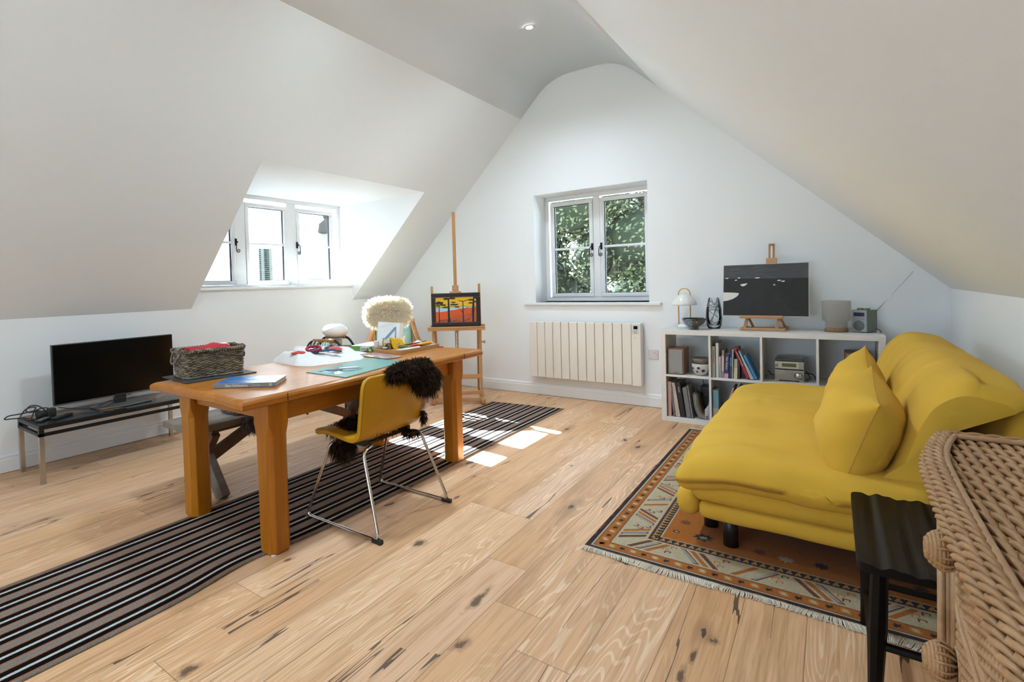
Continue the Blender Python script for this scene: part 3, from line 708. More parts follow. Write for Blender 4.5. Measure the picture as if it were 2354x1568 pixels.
# ------------------------------------------------------------------ weathered bench behind the table
GREYW = wood('weathered_wood', (.30, .255, .215), (.20, .165, .135), (.5, .45, .4), axis=1, rough=.75, fine=45, bump=.4)
DKOAK = wood('dark_oak', (.17, .082, .034), (.11, .05, .02), (.5, .4, .3), axis=2, rough=.5)
O = (-3.01, 2.23, 0)
b = thing('trestle_bench', 'weathered wooden trestle bench pushed against the back of the oak table', 'bench', O)
m = MB(); m.box(-3.19, -2.838, 1.46, 3.02, .405, .445); m.build('seat', GREYW, b, origin=O, bevel=.006)
for y, sg in ((1.62, 1), (2.86, -1)):
    m = MB(); m.box(-3.17, -2.86, y-.035, y+.16*sg if sg > 0 else y+.035, .385, .405) if sg > 0 else m.box(-3.17, -2.86, y-.16, y+.035, .385, .405); m.build('cleat', DKOAK, b, origin=O, bevel=.003)
    for s in (-1, 1):
        m = MB(); m.bar((-3.012-s*.115, y+s*.004, .39), (-3.012+s*.185, y+s*.004, .002), .05, .085, up=(1, 0, 0)); m.build('leg', DKOAK if s < 0 else GREYW, b, origin=O, bevel=.004)
    m = MB(); m.bar((-3.012, y+sg*.02, .20), (-3.012, y+sg*.47, .395), .045, .062); m.build('brace', DKOAK, b, origin=O, bevel=.003)

# ------------------------------------------------------------------ wool
def wool(name, root, tip, rough=.85):
    t = NT(name); wn = t.n('TexNoise', {'Vector': t.obj(), 'Scale': 40.0, 'Detail': 2.0}).outputs[0]
    t.set(col=t.ramp(wn, [(.3, root), (.7, tip)]), rough=rough, spec=.12)
    tl = t.n('BsdfTranslucent', {'Color': t.ramp(wn, [(.3, root), (.7, tip)])}); mx = t.n('MixShader', {0: .4}); t.t.links.new(t.b.outputs[0], mx.inputs[1]); t.t.links.new(tl.outputs[0], mx.inputs[2]); t.t.links.new(mx.outputs[0], t.out.inputs['Surface']); return t.m
def furry(m, c, r, n, L_, w, g, seed, M=None, flow=(0, 0, 0), cond=None, outw=1.0, wave=.25):
    """skin ellipsoid plus wool locks"""
    rg = random.Random(seed); m.ell(c, r, 16, 10, M=M); c = Vector(c); fl = Vector(flow)
    for _ in range(n):
        d = Vector((rg.gauss(0, 1), rg.gauss(0, 1), rg.gauss(0, 1))).normalized()
        p = Vector((d.x*r[0], d.y*r[1], d.z*r[2])); nn = Vector((d.x/r[0], d.y/r[1], d.z/r[2])).normalized()
        if M: p = M @ p; nn = M @ nn
        p = p+c
        if cond and not cond(p): continue
        dd = nn*outw+fl+Vector((rg.gauss(0, .3), rg.gauss(0, .3), rg.gauss(0, .3)))
        m.strand(p, dd, L_*rg.uniform(.6, 1.15), w*rg.uniform(.7, 1.2), g, 0, rg, wave)

GREYFUR = wool('grey_wool', (.13, .105, .095), (.27, .23, .21))
m = MB(); furry(m, (-2.98, 1.98, .452), (.20, .23, .012), 900, .035, .0022, .3, 4, cond=lambda p: p.z > .448)
furry(m, (-2.815, 1.84, .405), (.022, .075, .05), 900, .030, .002, .8, 6, flow=(.3, 0, -.3))
o = m.build('grey_sheepskin', GREYFUR, origin=(-2.98, 1.98, .445)); tag(o, 'small grey sheepskin hanging over the edge of the trestle bench', 'sheepskin')

# ------------------------------------------------------------------ mustard chair
MUST = mat('mustard_leather', (.56, .28, .002), .40, bump=.06, bscale=220, bdist=.0006, col2=(.50, .245, .002), scale=6, contrast=(.3, .7), spec=.45)
STITCH = mat('mustard_seam', (.16, .085, .003), .6)
O = (-1.98, 2.02, 0)
c = thing('mustard_chair', 'mustard yellow leather shell chair on a chrome sled base at the table', 'chair', O)
prof = fillet([(-2.205, 0, .436), (-2.10, 0, .452), (-1.862, 0, .424), (-1.79, 0, .770)], .075, 9)
Lc = [0]
for a, b_ in zip(prof, prof[1:]): Lc.append(Lc[-1]+(b_-a).length)
def P(s):
    s *= Lc[-1]
    for i in range(len(Lc)-1):
        if s <= Lc[i+1]: return prof[i].lerp(prof[i+1], (s-Lc[i])/(Lc[i+1]-Lc[i]+1e-9))
    return prof[-1]
def shell(u, v):
    u = sin((u*2-1)*pi/2)*.5+.5 if False else u
    p = P(u); w = .2425
    top = max(0, (u-.90)/.10); fr_ = max(0, (.06-u)/.06)
    w -= .045*(1-sqrt(max(0, 1-top*top)))+.05*(1-sqrt(max(0, 1-fr_*fr_)))
    w -= .012*max(0, u-.5)
    k = (v*2-1); y = 2.02+k*w
    bend = max(0, (u-.45)/.55)
    return Vector((p.x-.030*bend*(k*k), y, p.z+.012*(1-bend)*(k*k)-.006*top*k*k))
m = MB(); m.grid(shell, 40, 22); sh = m.build('shell', MUST, c, origin=O, solid=.024, bevel=.006, seg=2, angle=50)
sm = MB()
for v in (.012, .988): sm.tube([shell(i/50*.98+.01, v)+Vector((.0, 0, 0))+Vector((.0125 if i > 26 else .003, (.003 if v > .5 else -.003)*0, -.0115 if i <= 26 else -.002)) for i in range(51)], .0012, 5)
sm.tube([shell(.99, i/30)+Vector((.0125, 0, -.004)) for i in range(1, 30)], .0012, 5)
sm.build('seam', STITCH, sh, origin=O)
for y, s in ((1.742, 1), (2.298, -1)):
    m = MB(); yi = y+s*.055
    m.tube(fillet([(-2.03, yi+s*.10, .412), (-2.075, yi, .412), (-2.222, y, .012), (-1.700, y, .012), (-1.845, yi, .395), (-1.885, yi+s*.10, .395)], .04, 7), .0085, 10)
    lg = m.build('leg', CHROME, c, origin=O)
    m = MB(); m.box(-1.742, -1.682, y-.011, y+.011, .0, .02); m.box(-2.235, -2.19, y-.010, y+.010, .0, .011); m.build('glide', BLACK, lg, origin=O, bevel=.003)
m = MB(); m.box(-2.04, -1.88, 1.84, 1.865, .405, .43); m.box(-2.04, -1.88, 2.175, 2.20, .405, .43); m.bar((-1.90, 1.85, .408), (-1.90, 2.19, .408), .02, .012); m.build('seat_bracket', BLACK, c, origin=O)

BROWNFUR = wool('brown_wool', (.014, .008, .0045), (.085, .050, .029))
m = MB(); kw = dict(wave=.35)
furry(m, (-2.04, 2.04, .455), (.125, .17, .022), 4800, .042, .0022, .5, 11, cond=lambda p: p.z > .45, flow=(-.1, 0, .2), **kw)
furry(m, (-1.872, 2.04, .59), (.022, .17, .15), 3200, .036, .0022, .6, 12, cond=lambda p: p.x < -1.868, **kw)
furry(m, (-1.775, 2.085, .772), (.052, .155, .022), 5600, .042, .0022, .5, 13, M=Matrix.Rotation(R(3), 3, 'X'), **kw)
furry(m, (-1.742, 2.185, .712), (.028, .078, .050), 4600, .042, .0022, .9, 14, flow=(.2, 0, -.1), **kw)
furry(m, (-2.03, 1.835, .395), (.045, .035, .035), 1500, .045, .0022, 1.0, 15, cond=lambda p: p.z < .41, flow=(0, 0, -.6), **kw)
furry(m, (-2.19, 2.0, .435), (.012, .11, .02), 700, .04, .0022, .9, 16, flow=(-.2, 0, -.2), **kw)
furry(m, (-1.835, 2.262, .47), (.012, .006, .035), 260, .026, .0020, .8, 17, flow=(.1, .4, -.3), **kw)
furry(m, (-1.85, 2.17, .405), (.045, .05, .006), 500, .028, .0020, .9, 18, cond=lambda p: p.z < .404, flow=(.1, .1, -.5), **kw)
o = m.build('brown_sheepskin', BROWNFUR, origin=(-2.0, 2.02, .44)); tag(o, 'dark brown shaggy sheepskin thrown over the mustard chair', 'sheepskin')

# ------------------------------------------------------------------ low tiled bench with television
O = (-4.25, 1.6, 0); BX0, BX1, BY0, BY1 = -4.475, -4.035, 1.082, 2.125
b = thing('tile_topped_bench', 'low bench with black tiled top and chromed legs along the left wall', 'bench', O)
BLKM = mat('black_metal', (.012, .011, .011), .35, .3)
m = MB(); m.box(BX0, BX1, BY0, BY1, .352, .378); m.build('frame', BLKM, b, origin=O, bevel=.002)
m = MB()
for p, q in (((BX1-.011, BY0), (BX1-.011, BY1)), ((BX0+.011, BY0), (BX0+.011, BY1)), ((BX0, BY0+.011), (BX1, BY0+.011)), ((BX0, BY1-.011), (BX1, BY1-.011))): m.bar((p[0], p[1], .317), (q[0], q[1], .317), .022, .020)
for x in (BX0+.014, BX1-.014):
    for y in (BY0+.014, BY1-.014): m.box(x-.014, x+.014, y-.014, y+.014, .307, .352)
m.build('lower_rail', BLKM, b, origin=O, bevel=.001)
def tile_mat():
    t = NT('glazed_black_tiles'); v = t.obj(); sp = t.n('SeparateXYZ', {0: v}); X, Y = sp.outputs[0], sp.outputs[1]
    gx = t.mth('ABSOLUTE', t.mth('SUBTRACT', t.mth('FRACT', t.mth('DIVIDE', X, .147)), .5)); gy = t.mth('ABSOLUTE', t.mth('SUBTRACT', t.mth('FRACT', t.mth('DIVIDE', Y, .149)), .5))
    gr = t.mth('GREATER_THAN', t.mth('MAXIMUM', gx, gy), .488)
    d = None
    for fx_, fy_ in ((-.115, -.445), (-.055, -.27), (-.07, .305), (-.075, .47), (.06, -.05)):
        q = t.n('VectorMath', {0: t.mapped(v, (1, 1, 0)), 1: (fx_, fy_, 0)}, operation='DISTANCE').outputs['Value']; d = q if d is None else t.mth('MINIMUM', d, q)
    nz = t.noise(t.mapped(v, (60, 60, 1)), 1.0, 3.0, .7).outputs[0]
    fl = t.mth('LESS_THAN', t.mth('ADD', d, t.mth('MULTIPLY', t.mth('SUBTRACT', nz, .5), .12)), .075)
    c = t.mix(fl, (.016, .015, .016), t.ramp(nz, [(.35, (.42, .10, .008)), (.5, (.34, .15, .02)), (.62, (.03, .012, .008))]))
    c = t.mix(gr, c, (.05, .047, .043)); t.set(col=c, rough=.16, spec=.5); t.bump(gr, .3, -.002); return t.m
m = MB(); m.box(BX0+.008, BX1-.008, BY0+.008, BY1-.008, .376, .381); m.build('tile_top', tile_mat(), b, origin=O)
for x in (BX0+.014, BX1-.014):
    for y in (BY0+.014, BY1-.014):
        m = MB(); m.box(x-.0135, x+.0135, y-.0135, y+.0135, 0, .31); m.build('leg', STEEL, b, origin=O, bevel=.001)
O = (-4.27, 1.67, .381)
tv = thing('television', 'black flat screen television standing on the tiled bench', 'television', O)
SCR = mat('television_screen', (.002, .002, .002), .22, spec=.18); GREYP = mat('grey_plastic', (.16, .155, .15), .4, .3)
ya, yb, za, zb = 1.243, 2.068, .444, .868
m = MB(); m.box(-4.318, -4.282, ya, yb, za, zb); m.box(-4.345, -4.318, ya+.18, yb-.18, za+.02, zb-.12); bo = m.build('body', BLACK, tv, origin=O, bevel=.003)
m = MB(); m.box(-4.2825, -4.2805, ya+.006, yb-.006, za+.012, zb-.006); m.build('screen', SCR, tv, origin=O)
m = MB(); m.box(-4.284, -4.2795, ya, yb, za-.002, za+.009); m.build('lower_trim', GREYP, bo, origin=O)
m = MB(); m.prism([(-4.40, 1.52), (-4.40, 1.80), (-4.30, 1.86), (-4.17, 1.84), (-4.14, 1.66), (-4.17, 1.48), (-4.30, 1.46)], .382, .392); m.build('stand_base', GREYP, tv, origin=O, bevel=.004)
m = MB(); m.box(-4.32, -4.27, 1.625, 1.70, .39, .46); m.build('stand_neck', BLACK, tv, origin=O, bevel=.004)
m = MB(); m.tube(fillet([(-4.26, 1.50, .392), (-4.24, 1.56, .425), (-4.25, 1.66, .43), (-4.265, 1.74, .448)], .03), .003, 6); m.tube(fillet([(-4.30, 1.27, .43), (-4.25, 1.40, .395), (-4.18, 1.52, .397), (-4.20, 1.62, .42)], .04), .003, 6); m.build('cable', CORD, tv, origin=O)
# tangle of cables, adaptors and remotes at the near end
m = MB()
def loose(pts, r=.0042): m.tube(fillet(pts, .05, 6), r, 7)
loose([(-4.30, 1.22, .40), (-4.38, 1.17, .425), (-4.44, 1.10, .405), (-4.49, 1.035, .398), (-4.46, 1.00, .382), (-4.43, 1.04, .385), (-4.36, 1.10, .386)])
loose([(-4.30, 1.21, .41), (-4.36, 1.17, .46), (-4.42, 1.14, .455), (-4.41, 1.11, .425), (-4.34, 1.13, .415), (-4.37, 1.17, .45), (-4.43, 1.12, .44), (-4.40, 1.08, .395)])
loose([(-4.28, 1.23, .43), (-4.33, 1.19, .445), (-4.37, 1.15, .42), (-4.31, 1.12, .39)])
loose([(-4.26, 1.12, .386), (-4.32, 1.10, .388), (-4.38, 1.085, .388)], .005)
m.soft(-4.36, -4.28, 1.15, 1.215, .382, .420, .008, (6, 6, 4)); m.soft(-4.30, -4.25, 1.20, 1.245, .382, .44, .006, (6, 6, 4))
o = m.build('cable_tangle', CORD, origin=(-4.34, 1.15, .381)); tag(o, 'tangle of black cables and adaptors at the near end of the tiled bench', 'cable')
for nm, lab, x, y, rz, cm in (('remote_control', 'small silver faced remote control lying on the tiled bench', -4.19, 1.155, .75, 'silver'), ('remote_control', 'long black remote control behind the silver one on the tiled bench', -4.185, 1.255, .55, 'black')):
    r_ = thing(nm, lab, 'remote control', (x, y, .3815), rz, 'remote controls on the tiled bench')
    l = .055 if cm == 'silver' else .075
    m = MB(); m.soft(-.022, .022, -l, l, 0, .014, .005, (4, 6, 3)); m.build('body', BLACK, r_)
    if cm == 'silver': m = MB(); m.box(-.017, .017, -l+.012, l-.03, .0135, .0148); m.build('face', mat('silver_face', (.32, .36, .35), .4), r_)
    m = MB()
    for i in range(3):
        for j in range(5): m.box(-.014+i*.011, -.007+i*.011, -l+.02+j*.014, -l+.028+j*.014, .0145, .0158)
    m.build('keypad', mat('grey_keys', (.10, .10, .10), .5), r_)
# ------------------------------------------------------------------ on the oak table
TT = TZ+.0005
# slate place mat and wicker basket
SL = mat('slate_mat', (.045, .045, .05), .55, bump=.3, bscale=40)
m = MB(); m.prism([(-2.895, 1.335), (-2.575, 1.305), (-2.552, 1.69), (-2.872, 1.715)], TT, TT+.006); o = m.build('place_mat', SL, origin=(-2.73, 1.5, TT), bevel=.001); tag(o, 'dark slate mat under the grey wicker basket', 'place mat')
RATG = mat('grey_rattan', (.27, .22, .155), .55, col2=(.07, .055, .038), scale=26, contrast=(.40, .62), stretch=(1, 1, 2.2))
RATD = mat('dark_rattan', (.05, .04, .03), .6)
bz = TT+.0065; ang = R(-9.5)
b = thing('wicker_basket', 'grey wicker basket with rope handles holding red fabric on the oak table', 'basket', (-2.728, 1.512, bz), ang)
hw, hl, hh = .098, .150, .142
def ring_xy(s, z, o=0.0, nn=1.0):
    """rounded rectangle, s in 0..1, flaring upward"""
    f = 1+.06*z/hh; a, c_, r = hw*f+o, hl*f+o, .022
    per = [(2*(c_-r), 0), (pi*r/2, 1), (2*(a-r), 0), (pi*r/2, 1)]*2; tot = 4*(a-r)+4*(c_-r)+2*pi*r; d = (s % 1)*tot
    segs = [((a, -(c_-r)), (0, 1), 2*(c_-r)), ((a-r, c_-r), 0, pi*r/2), ((a-r, c_), (-1, 0), 2*(a-r)), ((-(a-r), c_-r), pi/2, pi*r/2), ((-a, c_-r), (0, -1), 2*(c_-r)), ((-(a-r), -(c_-r)), pi, pi*r/2), ((-(a-r), -c_), (1, 0), 2*(a-r)), ((a-r, -(c_-r)), 1.5*pi, pi*r/2)]
    for p, q, L_ in segs:
        if d <= L_ or (p, q, L_) == segs[-1]:
            if isinstance(q, tuple): return (p[0]+q[0]*d, p[1]+q[1]*d, q[1], -q[0])
            t_ = q+d/r; return (p[0]+r*cos(t_), p[1]+r*sin(t_), cos(t_), sin(t_))
        d -= L_
m = MB(); rows = 19; ns = 96
for k in range(rows):
    z = .008+k*(hh-.022)/(rows-1); ph = pi*(k % 2)
    pts = []
    for i in range(ns):
        x, y, nx_, ny_ = ring_xy(i/ns, z); w = .0035*cos(pi*i/2+ph); pts.append((x+nx_*w, y+ny_*w, z+.0012*sin(i*.7+k*2.1)))
    m.tube(pts, .0042, 5, closed=True)
m.build('woven_side', RATG, b)
m = MB(); m.grid(lambda u, v: (*ring_xy(u, v*.12, -.002)[:2], .004+v*(hh-.012)), 60, 2, closeu=True); m.prism([ring_xy(i/40, 0, -.002)[:2] for i in range(40)], .002, .006); m.build('lining', RATD, b, solid=.002)
m = MB(); m.tube([(*ring_xy(i/60, hh)[:2], hh) for i in range(60)], .0095, 8, closed=True)
for i in range(70):
    s = i/70; x, y, nx_, ny_ = ring_xy(s, hh); tx, ty = -ny_, nx_
    m.tube([(x+nx_*.0105*cos(a)+tx*.004*(a/6.28-.5), y+ny_*.0105*cos(a)+ty*.004*(a/6.28-.5), hh+.0105*sin(a)) for a in [j*6.283/7 for j in range(8)]], .0032, 4)
m.build('rim', RATG, b)
m = MB(); m.tube([(*ring_xy(i/60, 0, .003)[:2], .005+.0015*sin(i*2.2)) for i in range(60)], .0055, 6, closed=True); m.build('base_braid', RATG, b)
for sg in (-1, 1):
    m = MB(); y = sg*(hl*1.06+.012)
    m.tube(fillet([(-.055, y-sg*.008, hh-.002), (-.045, y+sg*.012, hh-.05), (0, y+sg*.018, hh-.068), (.045, y+sg*.012, hh-.05), (.055, y-sg*.008, hh-.002)], .04, 5), .0055, 7)
    for x in (-.055, .055): m.tube([(x, y-sg*.008+.014*cos(a), hh+.014*sin(a)) for a in [j*.7 for j in range(10)]], .003, 5)
    m.build('handle', RATG, b)
REDF = mat('red_fabric', (.46, .012, .022), .8, bump=.4, bscale=60); DKF = mat('navy_fabric', (.015, .018, .035), .85)
def cloth(name, label, cat, m_, c, rx, ry, h, rz=0.0, amp=.5, freq=14, seed=0, n=26, sub=1, group=None, flat=.25, pw=2.4):
    """a rumpled piece of fabric lying on a surface"""
    m = MB()
    def fn(u, v):
        a = 2*pi*u; r = v; k = 1+.16*noise.noise((cos(a)*1.3+seed, sin(a)*1.3, seed))+.05*sin(5*a+seed)
        x, y = rx*k*r*cos(a), ry*k*r*sin(a)
        q = max(0, 1-r**pw)
        z = h*q*(flat+(1-flat)*(.5+amp*noise.noise((x*freq+seed, y*freq, seed*1.7)))+.25*amp*noise.noise((x*freq*2.6, y*freq*2.6+seed, 5)))
        return (x, y, max(.0012, z) if r < .995 else .0)
    m.grid(fn, n*2, n, closeu=True, flip=False)
    o = m.build(name, m_, origin=(0, 0, 0), sub=sub); o.location = c; o.rotation_euler = (0, 0, rz); return tag(o, label, cat, group)
m = MB(); m.soft(-.052, .060, -.125, .125, .085, .150, .02, (10, 16, 5), puff=.012, wr=.022, wf=(24, 12, 30), seed=2); o = m.build('folded_fabric', REDF); o.location = (-2.725, 1.505, bz); o.rotation_euler = (0, 0, ang); tag(o, 'folded red dotted fabric in the grey wicker basket', 'fabric')
m = MB(); m.soft(-.04, .05, .02, .115, .15, .160, .004, (8, 8, 3), wr=.008, wf=(20, 20, 20), seed=5); o = m.build('paper_scrap', PAPERW); o.location = (-2.765, 1.515, bz); o.rotation_euler = (.0, 0, ang); tag(o, 'white paper scrap at the far end of the red fabric in the basket', 'paper')

# large book
b = thing('coffee_table_book', 'large grey-spined hardback with a blue sky cover near the basket', 'book', (-2.333, 1.31, TT), atan2(.18, .234))
SPG = mat('grey_cloth_spine', (.20, .21, .23), .6)
def skycover():
    t = NT('sky_photo_cover'); v = t.obj(); sp = t.n('SeparateXYZ', {0: v})
    n1 = t.noise(t.mapped(v, (7, 16, 1)), 1.0, 4.0, .6).outputs[0]
    g_ = t.ramp(t.mth('ADD', t.mth('MULTIPLY', sp.outputs[0], 2.9), t.mth('MULTIPLY', t.mth('SUBTRACT', n1, .5), 1.4)), [(.12, (.05, .17, .42)), (.33, (.10, .27, .55)), (.48, (.50, .50, .52)), (.8, (.40, .41, .43))])
    t.set(col=g_, rough=.22, spec=.5); return t.m
COV = skycover(); L_, Wb, Hb = .292, .198, .022
m = MB(); m.box(0, L_, 0, Wb, 0, .003); m.box(0, L_, 0, .004, 0, Hb); cv = m.build('spine', SPG, b, bevel=.001)
m = MB(); m.box(0, L_, .002, Wb, Hb-.003, Hb); m.build('front_cover', COV, b, bevel=.001)
m = MB(); m.box(.004, L_-.004, .004, Wb-.004, .003, Hb-.003); m.build('pages', PAPER, b)
text('Ellen DeGeneres', .0155, PAPERW, b, (.055, -.0004, Hb*.5), (pi/2, 0, 0), extrude=.0002); text('Home', .0155, mat('silver_ink', (.45, .46, .48), .5), b, (.182, -.0004, Hb*.5), (pi/2, 0, 0), extrude=.0002)
m = MB(); m.box(.262, .276, -.0004, .0003, .005, .018); m.box(.266, .269, -.0005, .0003, .007, .016); m.build('publisher_mark', mat('mark_grey', (.42, .43, .45), .5), b)

# cutting mat, clear sheet and craft knife
def matmat():
    t = NT('teal_cutting_mat'); v = t.obj(); sp = t.n('SeparateXYZ', {0: v}); ln = None
    for i in (0, 1):
        a = t.mth('LESS_THAN', t.mth('ABSOLUTE', t.mth('SUBTRACT', t.mth('FRACT', t.mth('DIVIDE', sp.outputs[i], .0254)), .5)), .022)
        ln = a if ln is None else t.mth('MAXIMUM', ln, a)
    t.set(col=t.mix(t.mth('MULTIPLY', ln, .45), (.075, .235, .205), (.32, .42, .30)), rough=.38); return t.m
m = MB(); m.prism([(-2.296, 1.826), (-1.972, 1.818), (-2.048, 2.378), (-2.372, 2.386)], TT, TT+.003); o = m.build('cutting_mat', matmat(), origin=(-2.17, 2.1, TT)); tag(o, 'teal green cutting mat with printed grid on the oak table', 'cutting mat')
m = MB(); t_ = .0003; P_ = [(-2.02, 1.87), (-2.02, 1.95)]
ACR = glass('clear_acrylic', (.90, .94, .96), .04)
m = MB(); m.prism([(-2.245, 1.868), (-2.082, 1.858), (-2.096, 2.069), (-2.242, 2.072)], TT+.0032, TT+.0056); o = m.build('acrylic_sheet', ACR, origin=(-2.16, 1.97, TT)); tag(o, 'clear acrylic sheet lying on the teal cutting mat', 'acrylic sheet')
k = thing('craft_knife', 'white handled craft knife lying on the clear sheet', 'knife', (-2.155, 1.985, TT+.006), R(52))
m = MB(); m.soft(-.035, .075, -.007, .007, .0, .011, .005, (8, 5, 4)); m.build('knife_handle', PAPERW, k); m = MB(); m.prism([(-.035, -.003), (-.035, .003), (-.085, .002), (-.092, -.002)], .004, .0052); m.build('blade', STEEL, k)

# heap of white cloth and coloured fabric pieces
TEE = mat('white_cotton', (.72, .70, .68), .85, bump=.15, bscale=90)
SP = [(-2.856, 1.998), (-2.70, 1.972), (-2.543, 1.955), (-2.45, 1.985), (-2.40, 2.15), (-2.365, 2.32), (-2.45, 2.42), (-2.62, 2.53), (-2.80, 2.52), (-2.91, 2.40), (-2.935, 2.20)]; sc0 = Vector((-2.66, 2.22))
def shirt(u, v):
    a = 2*pi*u; d = Vector((cos(a), sin(a))); best = .2
    for i in range(len(SP)):
        p, q = Vector(SP[i])-sc0, Vector(SP[(i+1) % len(SP)])-sc0; e = q-p; den = d.x*e.y-d.y*e.x
        if abs(den) > 1e-9:
            s_ = (p.x*e.y-p.y*e.x)/den; w_ = (p.x*d.y-p.y*d.x)/den
            if s_ > 0 and -.001 <= w_ <= 1.001: best = s_
    best *= 1+.03*noise.noise((cos(a)*4, sin(a)*4, 2)); x, y = sc0.x+d.x*best*v, sc0.y+d.y*best*v
    q = max(0, 1-v**7); wr = noise.noise((x*9, y*9, 1))*.5+abs(noise.noise((x*16+y*9, y*7-x*4, 4)))*.7-abs(noise.noise((x*26-y*14, y*12, 8)))*.35
    low = .35+.65*max(0, min(1, (-2.44-x)/.2+.2))
    return (x+2.66, y-2.22, max(.0015, q*low*(.052+.042*wr)) if v < .995 else 0)
m = MB(); m.grid(lambda u, v: (lambda p: (p[0], p[1], p[2]))(shirt(u, v)), 84, 40, closeu=True); o = m.build('white_shirt', TEE, sub=1); o.location = (-2.66, 2.22, TT); tag(o, 'crumpled white cotton shirt heaped near the middle of the table', 'shirt')
def scrap(name, label, cat, c1, c2, c, rx, ry, h, rz, seed, stripe=None):
    if stripe is None: mm = mat(name+'_cloth', c1, .85, col2=c2, scale=30, contrast=(.45, .55))
    else:
        t = NT(name+'_stripes'); sp = t.n('SeparateXYZ', {0: t.obj()}); f_ = t.mth('FRACT', t.mth('MULTIPLY', t.mth('ADD', sp.outputs[0], t.mth('MULTIPLY', sp.outputs[1], .25)), stripe))
        t.set(col=t.ramp(f_, [(0, c1), (.5, c2)], 'CONSTANT'), rough=.85); mm = t.m
    return cloth(name, label, cat, mm, c, rx, ry, h, rz, .8, 22, seed, n=16, flat=.5, pw=3)
hz = TT+.055
scrap('striped_fabric', 'black and white striped fabric piece at the back of the white shirt', 'fabric', (.012, .012, .014), (.35, .42, .38), (-2.885, 2.375, hz-.012), .055, .045, .045, .3, 1, 42)
scrap('teal_fabric', 'teal striped fabric piece beside the black striped one', 'fabric', (.09, .33, .28), (.50, .56, .48), (-2.785, 2.385, hz-.01), .055, .05, .045, .5, 4, 55)
scrap('floral_fabric', 'dark floral patterned fabric piece on the white shirt', 'fabric', (.03, .035, .07), (.34, .26, .25), (-2.665, 2.355, hz-.006), .075, .06, .036, .3, 6)
scrap('coral_fabric', 'coral strip of fabric lying on the floral piece', 'fabric', (.66, .115, .075), (.60, .09, .06), (-2.56, 2.27, hz+.002), .055, .020, .026, .75, 7)
scrap('red_fabric_scrap', 'jagged coral red fabric scrap on the left of the white shirt', 'fabric', (.62, .06, .05), (.55, .05, .04), (-2.64, 2.045, hz+.006), .060, .026, .014, .3, 12)
scrap('lilac_tissue', 'pale lilac tissue crumpled behind the red scrap', 'tissue', (.62, .62, .70), (.70, .70, .74), (-2.74, 2.16, hz-.002), .085, .07, .042, .1, 15)
b = thing('tie', 'navy blue strip of fabric with a red looped collar on the shirt', 'garment', (-2.575, 2.155, TT+.062), R(30))
NV = mat('navy_cloth', (.03, .055, .125), .8); RD = mat('crimson_trim', (.42, .012, .03), .7)
m = MB(); m.tube([(-.035+.045*cos(a), .024*sin(a), .018+.012*sin(a)) for a in [i*.314 for i in range(20)]], .009, 7, closed=True); m.build('collar', RD, b)
m = MB(); m.soft(-.06, .0, -.03, .02, -.008, .018, .01, (6, 6, 4), wr=.01, wf=(40, 40, 40)); m.soft(.0, .15, -.018, .018, .0, .010, .004, (14, 5, 3), wr=.014, wf=(14, 14, 14)); m.build('strip', NV, b)

# ream of paper, sheets, clear picture sheet
b = thing('paper_ream', 'green and white wrapped ream of paper beside the white shirt', 'paper', (-2.69, 2.735, TT+.001), R(10))
GRN = mat('green_wrapper', (.10, .30, .035), .4, col2=(.62, .65, .60), scale=16, contrast=(.52, .56))
m = MB(); m.box(-.085, .085, -.125, .125, 0, .036); m.build('wrapper', GRN, b, bevel=.003)
m = MB(); m.box(-.084, .084, -.124, .124, .036, .040); m.build('top_sheet', PAPERW, b)
m = MB(); m.box(-.005, .045, -.1256, -.125, .006, .030); m.build('front_label', PAPERW, b); m = MB()
for i in range(4): m.box(.0+i*.011, .008+i*.011, -.1262, -.1256, .010, .026)
m.build('label_print', mat('grey_print', (.16, .17, .2), .6), b)
m = MB(); m.prism([(-2.80, 2.52), (-2.60, 2.44), (-2.545, 2.56), (-2.76, 2.64)], TT, TT+.002); o = m.build('paper_sheets', PAPERW, origin=(-2.68, 2.54, TT)); tag(o, 'loose white paper sheets in front of the green ream', 'paper')
t = NT('print_under_acrylic'); nz = t.n('TexVoronoi', {'Vector': t.mapped(t.obj(), (12, 26, 1)), 'Scale': 1.0}).outputs[1]
t.set(col=t.mix(.75, nz, (.40, .30, .29)), rough=.06, spec=.7); sq = [(-2.548, 2.44), (-2.222, 2.397), (-2.195, 2.515), (-2.52, 2.59)]
m = MB(); m.prism(sq, TT+.0022, TT+.0062); o = m.build('printing_plate', t.m, origin=(-2.37, 2.48, TT)); tag(o, 'glossy pinkish printed plate lying in front of the paint tray', 'plate')

